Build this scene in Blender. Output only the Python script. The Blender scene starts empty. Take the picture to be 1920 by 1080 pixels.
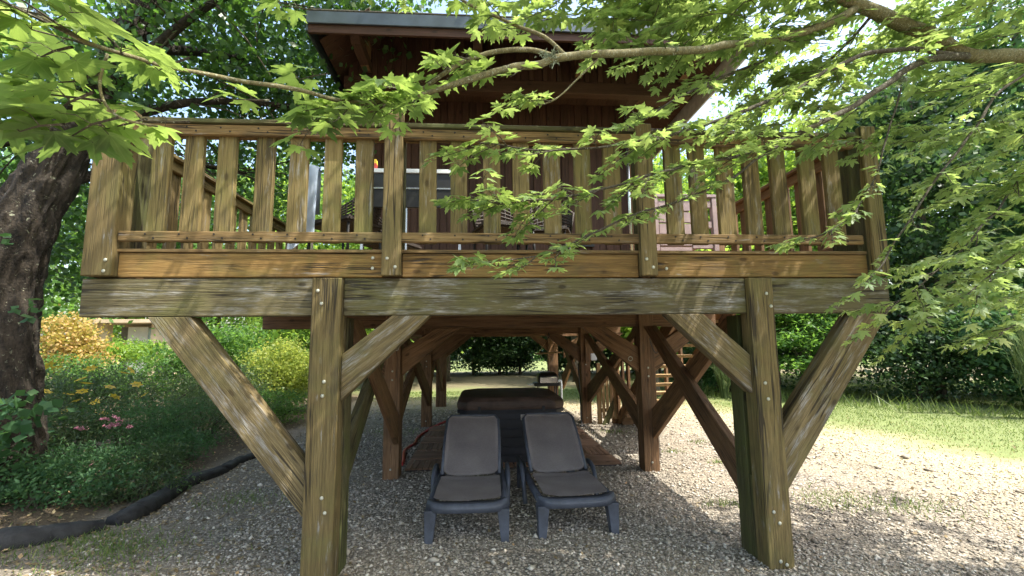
import bpy, bmesh, math, random
import numpy as np
from mathutils import Vector, Matrix, noise as mnoise

random.seed(7)
rng = np.random.default_rng(7)
scn = bpy.context.scene
COL = scn.collection

# ------------------------------------------------------------------ camera
F_PX, PITCH, ROLL, YAW = 862.693, .1229, -.0103, .0674
CAM = np.array([0., -3.505, 1.65])
FW = np.array([math.sin(YAW)*math.cos(PITCH), math.cos(YAW)*math.cos(PITCH), math.sin(PITCH)])
RT = np.array([math.cos(YAW), -math.sin(YAW), 0.])
UP = np.cross(RT, FW)
c_, s_ = math.cos(ROLL), math.sin(ROLL)
RT2, UP2 = c_*RT + s_*UP, c_*UP - s_*RT
cd = bpy.data.cameras.new('camera')
cd.sensor_width = 36; cd.lens = 36*F_PX/1920; cd.clip_end = 500; cd.clip_start = .05
cam = bpy.data.objects.new('camera', cd); COL.objects.link(cam)
cam.matrix_world = Matrix(((RT2[0], UP2[0], -FW[0], CAM[0]), (RT2[1], UP2[1], -FW[1], CAM[1]),
                           (RT2[2], UP2[2], -FW[2], CAM[2]), (0, 0, 0, 1)))
scn.camera = cam

# ------------------------------------------------------------------ light
SUN = Vector((.50, -.235, 1.0)).normalized()          # towards the sun
elev = math.asin(SUN.z); az = math.atan2(SUN.x, SUN.y)
w = bpy.data.worlds.new('World'); scn.world = w; w.use_nodes = True
nt = w.node_tree; bg = nt.nodes['Background']
sky = nt.nodes.new('ShaderNodeTexSky'); sky.sky_type = 'NISHITA'; sky.sun_disc = False
sky.sun_elevation = elev; sky.sun_rotation = az; sky.air_density = 1.2; sky.dust_density = 4.0; sky.ozone_density = .6
nt.links.new(sky.outputs[0], bg.inputs[0]); bg.inputs[1].default_value = .15
sl = bpy.data.lights.new('sun', 'SUN'); sl.energy = 2.9; sl.angle = math.radians(.53); sl.color = (1, .95, .86)
so = bpy.data.objects.new('sun', sl); COL.objects.link(so)
so.rotation_euler = (-SUN).to_track_quat('-Z', 'Y').to_euler(); so.location = (8, -4, 16)
scn.view_settings.view_transform = 'Standard'; scn.view_settings.look = 'None'
scn.view_settings.gamma = 1; scn.view_settings.exposure = 1.86
scn.view_settings.use_curve_mapping = False
scn.render.engine = 'CYCLES'
scn.cycles.max_bounces = 8; scn.cycles.diffuse_bounces = 4; scn.cycles.transmission_bounces = 6
scn.cycles.transparent_max_bounces = 4; scn.cycles.glossy_bounces = 2

def at(u, v, d):
    """world point seen at photo pixel (u, v), d metres in front of the lens"""
    a, b = u-960, v-540
    px = a*c_ + b*s_; py = -a*s_ + b*c_
    return CAM + (FW + RT*px/F_PX - UP*py/F_PX)*d

def pix(P):
    v = np.asarray(P) - CAM
    d = v @ FW; px = F_PX*(v @ RT)/d; py = -F_PX*(v @ UP)/d
    return 960+px*c_-py*s_, 540+px*s_+py*c_, d

# ------------------------------------------------------------------ object helpers
def tag(o, label=None, cat=None, group=None, kind=None):
    if label: o['label'] = label
    if cat: o['category'] = cat
    if group: o['group'] = group
    if kind: o['kind'] = kind
    return o

def link(name, me, mat=None, parent=None):
    o = bpy.data.objects.new(name, me); COL.objects.link(o)
    if mat is not None and me is not None and not me.materials:
        for m in (mat if isinstance(mat, (list, tuple)) else [mat]): me.materials.append(m)
    if parent is not None: o.parent = parent
    return o

def thing(name, label, cat, loc=(0, 0, 0), rotz=0, group=None):
    o = bpy.data.objects.new(name, None); COL.objects.link(o)
    o.location = loc; o.rotation_euler = (0, 0, rotz); o.empty_display_size = .1
    return tag(o, label, cat, group)

def mesh_np(name, V, Fq, smooth=False, mats=None, midx=None):
    """V (n,3); Fq (m,k) faces all with k corners"""
    me = bpy.data.meshes.new(name)
    V = np.asarray(V, np.float32); Fq = np.asarray(Fq, np.int32); m, k = Fq.shape
    me.vertices.add(len(V)); me.vertices.foreach_set('co', V.ravel())
    me.loops.add(m*k); me.loops.foreach_set('vertex_index', Fq.ravel())
    me.polygons.add(m); me.polygons.foreach_set('loop_start', np.arange(m, dtype=np.int32)*k)
    me.polygons.foreach_set('loop_total', np.full(m, k, np.int32))
    if midx is not None: me.polygons.foreach_set('material_index', np.asarray(midx, np.int32))
    me.update(calc_edges=True)
    if smooth: me.shade_smooth()
    if mats:
        for x in mats: me.materials.append(x)
    return me

def me_bm(name, bm, smooth=False):
    me = bpy.data.meshes.new(name); bm.to_mesh(me); bm.free()
    if smooth: me.shade_smooth()
    return me

def prism(name, pts, nrm, depth, mat, parent=None, grain=None, bevel=.004, base=None):
    """coplanar outline pts extruded by nrm*depth; local X runs along the grain"""
    pts = [Vector(p) for p in pts]; n = Vector(nrm).normalized()
    if grain is None: grain = max(((pts[i]-pts[i-1]) for i in range(len(pts))), key=lambda e: e.length)
    gx = (Vector(grain) - n*Vector(grain).dot(n)).normalized(); gy = n.cross(gx)
    cen = sum(pts, Vector())/len(pts) + n*depth/2
    R = Matrix((gx, gy, n)).transposed()
    Mw = Matrix.Translation(cen) @ R.to_4x4(); Mi = Mw.inverted()
    bm = bmesh.new()
    a = [bm.verts.new(Mi @ p) for p in pts]; b = [bm.verts.new(Mi @ (p+n*depth)) for p in pts]
    k = len(pts)
    bm.faces.new(a); bm.faces.new(b[::-1])
    for i in range(k): bm.faces.new((a[i], b[i], b[(i+1) % k], a[(i+1) % k]))
    bmesh.ops.recalc_face_normals(bm, faces=bm.faces)
    if bevel: bmesh.ops.bevel(bm, geom=bm.edges[:], offset=bevel, segments=1, affect='EDGES', clamp_overlap=True)
    me = me_bm(name, bm)
    o = link(name, me, mat, parent)
    o.matrix_basis = (base.inverted() @ Mw) if base is not None else Mw
    return o

def box(name, x0, x1, y0, y1, z0, z1, mat, parent=None, grain='x', bevel=.004):
    if grain == 'z':
        return prism(name, [(x0, y0, z0), (x1, y0, z0), (x1, y0, z1), (x0, y0, z1)], (0, 1, 0), y1-y0, mat, parent, (0, 0, 1), bevel)
    if grain == 'y':
        return prism(name, [(x0, y0, z0), (x1, y0, z0), (x1, y1, z0), (x0, y1, z0)], (0, 0, 1), z1-z0, mat, parent, (0, 1, 0), bevel)
    return prism(name, [(x0, y0, z0), (x1, y0, z0), (x1, y0, z1), (x0, y0, z1)], (0, 1, 0), y1-y0, mat, parent, (1, 0, 0), bevel)

class TB:
    """collects tubes / boxes into one mesh"""
    def __init__(s): s.V = []; s.F = []; s.n = 0
    def tube(s, P, R, k=6, cap=True):
        P = [Vector(p) for p in P]; base = s.n
        if not hasattr(R, '__len__'): R = [R]*len(P)
        up = Vector((.31, .2, 1)).normalized()
        for i, p in enumerate(P):
            t = (P[min(i+1, len(P)-1)]-P[max(i-1, 0)]).normalized()
            a = t.cross(up)
            if a.length < 1e-3: a = t.cross(Vector((1, 0, 0)))
            a.normalize(); b = a.cross(t)
            for j in range(k):
                an = 2*math.pi*j/k
                s.V.append(p + (a*math.cos(an)+b*math.sin(an))*R[i])
        for i in range(len(P)-1):
            for j in range(k):
                a0 = base+i*k+j; a1 = base+i*k+(j+1) % k
                s.F.append((a0, a1, a1+k, a0+k))
        if cap:
            s.F.append(tuple(base+j for j in range(k))[::-1]); e = base+(len(P)-1)*k
            s.F.append(tuple(e+j for j in range(k)))
        s.n += k*len(P)
    def box(s, x0, x1, y0, y1, z0, z1):
        b = s.n
        for z in (z0, z1):
            for (x, y) in ((x0, y0), (x1, y0), (x1, y1), (x0, y1)): s.V.append((x, y, z))
        for f in ((3, 2, 1, 0), (4, 5, 6, 7), (0, 1, 5, 4), (1, 2, 6, 5), (2, 3, 7, 6), (3, 0, 4, 7)): s.F.append(tuple(b+i for i in f))
        s.n += 8
    def build(s, name, mat, parent=None, smooth=False, bevel=0):
        me = bpy.data.meshes.new(name); me.from_pydata([tuple(v) for v in s.V], [], s.F); me.update()
        if bevel:
            bm = bmesh.new(); bm.from_mesh(me)
            bmesh.ops.bevel(bm, geom=bm.edges[:], offset=bevel, segments=2, affect='EDGES', clamp_overlap=True)
            bm.to_mesh(me); bm.free()
        if smooth: me.shade_smooth()
        return link(name, me, mat, parent)

def smooth_path(P, n=6):
    P = [np.asarray(p, float) for p in P]
    if len(P) < 3: return P
    out = []
    for i in range(len(P)-1):
        p0, p1, p2, p3 = P[max(i-1, 0)], P[i], P[i+1], P[min(i+2, len(P)-1)]
        for k in range(n):
            t = k/n
            out.append(.5*((2*p1)+(-p0+p2)*t+(2*p0-5*p1+4*p2-p3)*t*t+(-p0+3*p1-3*p2+p3)*t**3))
    out.append(P[-1]); return out

# ------------------------------------------------------------------ materials
def newmat(name):
    m = bpy.data.materials.new(name); m.use_nodes = True
    t = m.node_tree; return m, t, t.nodes['Principled BSDF']
def nd(t, typ, **kw):
    n = t.nodes.new(typ)
    for k, v in kw.items(): setattr(n, k, v)
    return n
def ramp(t, fac, stops, interp='LINEAR'):
    r = nd(t, 'ShaderNodeValToRGB'); r.color_ramp.interpolation = interp
    e = r.color_ramp.elements
    while len(e) < len(stops): e.new(.5)
    for i, (p, c) in enumerate(stops):
        e[i].position = p; e[i].color = (c, c, c, 1) if isinstance(c, (int, float)) else (*c, 1)
    t.links.new(fac, r.inputs[0]); return r.outputs[0]
def mix(t, fac, a, b, mode='MIX'):
    m = nd(t, 'ShaderNodeMix', data_type='RGBA', blend_type=mode)
    for s, v in ((0, fac), (6, a), (7, b)):
        if isinstance(v, (int, float)): m.inputs[s].default_value = v
        elif isinstance(v, tuple): m.inputs[s].default_value = (*v, 1)
        else: t.links.new(v, m.inputs[s])
    return m.outputs[2]
def mathn(t, op, a, b=None, clamp=False):
    m = nd(t, 'ShaderNodeMath', operation=op, use_clamp=clamp)
    for s, v in ((0, a), (1, b)):
        if v is None: continue
        if isinstance(v, (int, float)): m.inputs[s].default_value = v
        else: t.links.new(v, m.inputs[s])
    return m.outputs[0]
def nz(t, vec, scale, det=4, dist=0., rough=.5):
    n = nd(t, 'ShaderNodeTexNoise'); n.inputs['Detail'].default_value = det
    n.inputs['Distortion'].default_value = dist; n.inputs['Roughness'].default_value = rough
    if isinstance(scale, tuple):
        mp = nd(t, 'ShaderNodeMapping'); mp.inputs['Scale'].default_value = scale
        t.links.new(vec, mp.inputs[0]); vec = mp.outputs[0]; n.inputs['Scale'].default_value = 1
    else: n.inputs['Scale'].default_value = scale
    t.links.new(vec, n.inputs['Vector']); return n.outputs['Fac']

def wood(name, dark, mid, light, grey=.0, moss=.0, rough=.8, mosscol=(.10, .115, .02), crack=1., seed_off=0.):
    m, t, b = newmat(name)
    tc = nd(t, 'ShaderNodeTexCoord'); oi = nd(t, 'ShaderNodeObjectInfo')
    off = nd(t, 'ShaderNodeVectorMath', operation='ADD')
    sc = mathn(t, 'MULTIPLY', oi.outputs['Random'], 57.3)
    t.links.new(tc.outputs['Object'], off.inputs[0]); t.links.new(sc, off.inputs[1])
    v = off.outputs[0]
    g1 = nz(t, v, (1.5, 22, 22), 8, .45, .66)
    g2 = nz(t, v, (7, 150, 150), 5, .3, .65)
    big = nz(t, v, (.8, 3, 3), 3)
    f = mathn(t, 'ADD', mathn(t, 'MULTIPLY', g1, .36), mathn(t, 'MULTIPLY', g2, .64))
    col = ramp(t, f, [(.33, dark), (.5, mid), (.69, light)])
    col = mix(t, mathn(t, 'MULTIPLY', big, .5), col, dark, 'MULTIPLY')
    g3 = nz(t, v, (2.2, 48, 48), 5, .4, .6); col = mix(t, 1., col, ramp(t, g3, [(.35, .84), (.65, 1.13)]), 'MULTIPLY')
    tone = ramp(t, oi.outputs['Random'], [(0, .82), (1, 1.15)])
    col = mix(t, 1., col, tone, 'MULTIPLY')
    if grey:
        gm = nz(t, v, (2.6, 17, 17), 9, .3, .72); gm2 = nz(t, v, (14, 210, 210), 3)
        gmask = mathn(t, 'MULTIPLY', ramp(t, gm, [(.62-.22*grey, 0.), (.70-.1*grey, 1.)]), ramp(t, gm2, [(.42, .15), (.55, 1.)]))
        col = mix(t, mathn(t, 'MULTIPLY', gmask, .85), col, (.34, .335, .32))
    if moss:
        geo = nd(t, 'ShaderNodeNewGeometry')
        mm = nz(t, geo.outputs['Position'], 1.7, 5, .5, .6)
        mmask = ramp(t, mm, [(.62-.3*moss, 0.), (.8-.25*moss, 1.)])
        col = mix(t, mathn(t, 'MULTIPLY', mmask, .75), col, mosscol)
        ms = nz(t, v, (3.5, 9, 9), 7); col = mix(t, mathn(t, 'MULTIPLY', ramp(t, ms, [(.55, 0.), (.75, 1.)]), .55), col, (.05, .045, .03))
    # knots
    vo = nd(t, 'ShaderNodeTexVoronoi'); mp = nd(t, 'ShaderNodeMapping'); mp.inputs['Scale'].default_value = (3.2, 6.5, 6.5)
    t.links.new(v, mp.inputs[0]); t.links.new(mp.outputs[0], vo.inputs['Vector']); vo.inputs['Scale'].default_value = 1
    kn = ramp(t, vo.outputs['Distance'], [(.07, 1.), (.12, .25), (.17, 0.)])
    col = mix(t, mathn(t, 'MULTIPLY', kn, .8), col, (dark[0]*.35, dark[1]*.33, dark[2]*.3))
    # drying cracks
    cr = nz(t, v, (.55, 16, 16), 3, .4); crw = nz(t, v, (1.6, 3, 3), 2)
    band = mathn(t, 'ABSOLUTE', mathn(t, 'SUBTRACT', cr, .5))
    cm = mathn(t, 'MULTIPLY', ramp(t, band, [(.010, 1.), (.030, 0.)]), ramp(t, crw, [(.44, 0.), (.54, 1.)]))
    cr2 = nz(t, v, (.8, 34, 34), 4, .5); band2 = mathn(t, 'ABSOLUTE', mathn(t, 'SUBTRACT', cr2, .47))
    cm2 = mathn(t, 'MULTIPLY', ramp(t, band2, [(.008, 1.), (.045, 0.)]), .3)
    cm = mathn(t, 'MAXIMUM', cm, cm2)
    cm = mathn(t, 'MULTIPLY', cm, crack)
    col = mix(t, mathn(t, 'MULTIPLY', cm, .85), col, (.018, .014, .01))
    t.links.new(col, b.inputs['Base Color']); b.inputs['Roughness'].default_value = rough
    b.inputs['Specular IOR Level'].default_value = .3
    h = mathn(t, 'SUBTRACT', mathn(t, 'ADD', mathn(t, 'MULTIPLY', g2, .6), mathn(t, 'MULTIPLY', g1, .5)), mathn(t, 'MULTIPLY', cm, 1.4))
    bu = nd(t, 'ShaderNodeBump'); bu.inputs['Strength'].default_value = .7; bu.inputs['Distance'].default_value = .008
    t.links.new(h, bu.inputs['Height']); t.links.new(bu.outputs[0], b.inputs['Normal'])
    return m

def plain(name, col, rough=.5, metal=0., var=.15, scale=8., bump=.1):
    m, t, b = newmat(name)
    tc = nd(t, 'ShaderNodeTexCoord'); n = nz(t, tc.outputs['Object'], scale, 6, .2, .6)
    lo = tuple(c*(1-var*1.6) for c in col); hi = tuple(min(1, c*(1+var*1.6)) for c in col)
    t.links.new(ramp(t, n, [(.3, lo), (.7, hi)]), b.inputs['Base Color'])
    b.inputs['Roughness'].default_value = rough; b.inputs['Metallic'].default_value = metal
    if bump:
        bu = nd(t, 'ShaderNodeBump'); bu.inputs['Strength'].default_value = bump; bu.inputs['Distance'].default_value = .01
        n2 = nz(t, tc.outputs['Object'], scale*12, 3); t.links.new(n2, bu.inputs['Height']); t.links.new(bu.outputs[0], b.inputs['Normal'])
    return m

def leafmat(name, a, c, trans, tf=.45, rough=.45, spec=.35, veins=False):
    """a..c reflected colour range per leaf, trans transmitted colour"""
    m, t, b = newmat(name)
    geo = nd(t, 'ShaderNodeNewGeometry')
    r = geo.outputs['Random Per Island']
    if veins:
        oi = nd(t, 'ShaderNodeObjectInfo'); r = oi.outputs['Random']
    col = ramp(t, r, [(0, a), (.9, c), (1, (c[0]*1.5, c[1]*1.15, c[2]))])
    if veins:
        tc = nd(t, 'ShaderNodeTexCoord'); sx = nd(t, 'ShaderNodeSeparateXYZ'); t.links.new(tc.outputs['Object'], sx.inputs[0])
        an = mathn(t, 'ABSOLUTE', mathn(t, 'ARCTAN2', sx.outputs[1], sx.outputs[0]))
        k = mathn(t, 'ABSOLUTE', mathn(t, 'SUBTRACT', mathn(t, 'MODULO', mathn(t, 'ADD', an, .41), .82), .41))
        ln = nd(t, 'ShaderNodeVectorMath', operation='LENGTH'); t.links.new(tc.outputs['Object'], ln.inputs[0])
        dv = mathn(t, 'MULTIPLY', k, ln.outputs['Value'])
        vm = ramp(t, dv, [(.006, 1.), (.018, 0.)])
        mot = nz(t, tc.outputs['Object'], 5, 4)
        col = mix(t, mathn(t, 'MULTIPLY', vm, .5), col, (.26, .34, .14)); col = mix(t, 1., col, ramp(t, mot, [(.3, .75), (.7, 1.15)]), 'MULTIPLY')
    t.links.new(col, b.inputs['Base Color']); b.inputs['Roughness'].default_value = rough
    b.inputs['Specular IOR Level'].default_value = spec
    tr = nd(t, 'ShaderNodeBsdfTranslucent')
    tcol = ramp(t, r, [(0, tuple(x*.7 for x in trans)), (.8, trans), (1, tuple(min(1, x*1.25) for x in trans))])
    t.links.new(tcol, tr.inputs[0])
    mx = nd(t, 'ShaderNodeMixShader'); mx.inputs[0].default_value = tf
    t.links.new(b.outputs[0], mx.inputs[1]); t.links.new(tr.outputs[0], mx.inputs[2])
    t.links.new(mx.outputs[0], t.nodes['Material Output'].inputs[0])
    return m

M = {}
M['fascia'] = wood('weathered_pine_fascia', (.16, .09, .03), (.29, .175, .055), (.40, .26, .095), grey=.08, moss=.3, mosscol=(.15, .135, .035))
M['beam'] = wood('mossy_grey_beam', (.085, .068, .03), (.155, .128, .062), (.23, .195, .105), grey=.56, moss=.5, mosscol=(.12, .115, .035))
M['post'] = wood('olive_brown_post', (.125, .088, .034), (.21, .155, .062), (.29, .225, .10), grey=.14, moss=.4, mosscol=(.135, .125, .04))
M['balu'] = wood('greenish_baluster', (.135, .098, .034), (.235, .175, .066), (.32, .25, .11), grey=.3, moss=.55, mosscol=(.15, .145, .04), crack=.6)
M['rail'] = wood('brown_rail', (.155, .092, .038), (.275, .178, .07), (.37, .26, .12), grey=.15, moss=.4, mosscol=(.09, .08, .03))
M['brace'] = wood('weathered_brace', (.135, .096, .042), (.225, .17, .078), (.31, .25, .13), grey=.5, moss=.3, mosscol=(.13, .122, .04))
M['green'] = wood('algae_timber', (.06, .052, .022), (.115, .095, .042), (.17, .145, .072), grey=.05, moss=.7, mosscol=(.07, .085, .022))
M['inner'] = wood('sheltered_red_brown_timber', (.15, .08, .04), (.24, .135, .066), (.33, .205, .11), moss=.12, mosscol=(.10, .07, .035), crack=.7, rough=.7)
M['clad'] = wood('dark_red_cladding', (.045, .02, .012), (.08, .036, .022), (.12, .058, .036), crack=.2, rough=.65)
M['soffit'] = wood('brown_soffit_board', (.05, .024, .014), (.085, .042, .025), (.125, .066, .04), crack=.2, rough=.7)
M['tile'] = wood('red_brown_deck_tile', (.17, .10, .06), (.28, .17, .11), (.37, .24, .165), grey=.1, crack=.3)
M['oldwood'] = wood('straw_coloured_board', (.25, .16, .07), (.42, .29, .14), (.55, .42, .24), grey=.1, crack=.3)
M['metal'] = plain('galvanised_bolt', (.42, .42, .34), .5, .4, .25, 40, .05)
M['darkmetal'] = plain('anthracite_flashing', (.06, .075, .09), .35, .5, .2, 3, .03)
M['steel'] = plain('stainless_panel', (.6, .6, .6), .25, .9, .1, 5, .03)
M['nail'] = plain('rusty_nail', (.02, .015, .01), .8)
M['white'] = plain('white_painted', (.72, .74, .76), .4, 0, .05, 4, .02)
M['towel'] = plain('pale_blue_towel', (.55, .63, .74), .95, 0, .05, 10, .4)
M['black'] = plain('black_plastic', (.012, .012, .013), .45, 0, .2, 6, .05)
M['wicker'] = plain('dark_brown_wicker', (.03, .02, .014), .6, 0, .3, 60, .6)
M['mauve'] = plain('mauve_composite', (.36, .27, .28), .6, 0, .1, 10, .1)
M['red'] = plain('red_hose', (.42, .025, .03), .45, 0, .1, 20, .05)
M['yellow'] = plain('yellow_carton', (.75, .5, .05), .6)
M['cream'] = plain('cream_render', (.62, .5, .36), .9, 0, .1, 3, .2)
M['pane'] = plain('pale_blue_panel', (.42, .55, .6), .3)
M['redcard'] = plain('red_carton', (.5, .06, .05), .6)
M['lounger'] = plain('slate_resin_frame', (.060, .068, .088), .5, 0, .25, 7, .25)
M['cover'] = plain('black_vinyl_cover', (.085, .054, .042), .55, 0, .25, 5, .35)
M['tub'] = plain('black_cabinet', (.022, .023, .03), .5, 0, .2, 5, .1)
def fabric():
    m, t, b = newmat('taupe_mesh_fabric'); tc = nd(t, 'ShaderNodeTexCoord')
    n = nz(t, tc.outputs['Object'], 3.5, 5); fi = nz(t, tc.outputs['Object'], (60, 300, 60), 2)
    c = mix(t, .5, ramp(t, n, [(.3, (.29, .255, .25)), (.7, (.40, .355, .34))]), ramp(t, fi, [(.4, .8), (.6, 1.1)]), 'MULTIPLY')
    t.links.new(c, b.inputs['Base Color']); b.inputs['Roughness'].default_value = .9
    bu = nd(t, 'ShaderNodeBump'); bu.inputs['Strength'].default_value = .3; bu.inputs['Distance'].default_value = .004
    w1 = nd(t, 'ShaderNodeTexWave'); w1.inputs['Scale'].default_value = 260; t.links.new(tc.outputs['Object'], w1.inputs[0])
    t.links.new(w1.outputs['Fac'], bu.inputs['Height']); t.links.new(bu.outputs[0], b.inputs['Normal'])
    return m
M['fabric'] = fabric()
def bark(name, dark, light, sc=6., lichen=0.):
    m, t, b = newmat(name); tc = nd(t, 'ShaderNodeTexCoord'); v = tc.outputs['Object']
    a = nz(t, v, (sc*1.6, sc*1.6, sc*.45), 8, 1.2, .65); c = nz(t, v, sc*7, 5)
    f = mathn(t, 'ADD', mathn(t, 'MULTIPLY', a, .7), mathn(t, 'MULTIPLY', c, .3))
    col = ramp(t, f, [(.38, dark), (.62, light)])
    if lichen:
        l = nz(t, v, sc*3, 6, .8, .7); col = mix(t, ramp(t, l, [(.62-.12*lichen, 0.), (.68-.1*lichen, .9)]), col, (.30, .31, .22))
    t.links.new(col, b.inputs['Base Color']); b.inputs['Roughness'].default_value = .95
    bu = nd(t, 'ShaderNodeBump'); bu.inputs['Strength'].default_value = 1.; bu.inputs['Distance'].default_value = .05 if sc < 10 else .004
    t.links.new(f, bu.inputs['Height']); t.links.new(bu.outputs[0], b.inputs['Normal']); return m
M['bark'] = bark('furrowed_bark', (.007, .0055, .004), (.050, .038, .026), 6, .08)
M['bark2'] = bark('grey_brown_bark', (.03, .025, .018), (.14, .115, .08), 8)
M['twig'] = bark('olive_lichened_twig', (.07, .06, .025), (.19, .165, .075), 30, .6)
M['twigd'] = bark('dark_twig', (.025, .02, .013), (.08, .065, .04), 30, .4)
M['lichen'] = plain('grey_green_lichen', (.26, .30, .20), .95, 0, .3, 90, .5)
M['maple'] = leafmat('maple_leaf', (.06, .13, .04), (.17, .26, .09), (.36, .50, .10), .5, veins=True)
M['maple_old'] = leafmat('maple_leaf_far', (.07, .15, .045), (.24, .33, .13), (.42, .56, .14), .5)
M['dark_leaf'] = leafmat('dark_round_leaf', (.025, .065, .022), (.05, .11, .035), (.14, .30, .04), .4, .35)
M['lime_leaf'] = leafmat('lime_leaf', (.08, .16, .03), (.16, .28, .05), (.42, .62, .08), .5)
M['mid_leaf'] = leafmat('mid_green_leaf', (.04, .10, .025), (.085, .18, .045), (.22, .42, .06), .45)
M['dull_leaf'] = leafmat('dull_shaded_leaf', (.025, .052, .026), (.085, .125, .055), (.16, .26, .06), .35)
M['laurel_leaf'] = leafmat('blue_green_leaf', (.028, .075, .034), (.075, .155, .065), (.14, .30, .07), .35, .5, .2)
M['ever_leaf'] = leafmat('evergreen_leaf', (.025, .06, .026), (.065, .12, .045), (.10, .2, .05), .32, .4)
M['gold_leaf'] = leafmat('golden_pink_leaf', (.30, .26, .05), (.45, .30, .14), (.6, .5, .1), .45)
M['yellow_leaf'] = leafmat('yellow_green_leaf', (.15, .23, .04), (.32, .36, .08), (.5, .58, .1), .5)
M['yellow_petal'] = leafmat('yellow_petal', (.6, .42, .03), (.7, .5, .05), (.7, .5, .05), .4)
M['pink_petal'] = leafmat('pink_petal', (.42, .16, .22), (.55, .28, .33), (.5, .2, .3), .3)
M['grass'] = leafmat('grass_blade', (.075, .13, .03), (.185, .235, .065), (.22, .33, .07), .35)
M['drygrass'] = leafmat('dry_grass_blade', (.28, .25, .11), (.42, .36, .18), (.4, .35, .15), .3)
M['broom'] = leafmat('broom_stem', (.10, .16, .06), (.2, .26, .1), (.2, .3, .08), .3)
M['litter'] = leafmat('dead_leaf', (.16, .11, .05), (.38, .30, .17), (.2, .15, .06), .2)
M['stone'] = None
def stone_mat():
    m, t, b = newmat('gravel_stone'); geo = nd(t, 'ShaderNodeNewGeometry')
    col = ramp(t, geo.outputs['Random Per Island'], [(0, (.12, .095, .07)), (.2, (.25, .215, .165)), (.5, (.34, .30, .235)), (.85, (.42, .375, .305)), (1, (.60, .55, .46))])
    t.links.new(col, b.inputs['Base Color']); b.inputs['Roughness'].default_value = .85; return m
M['stone'] = stone_mat()

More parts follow.
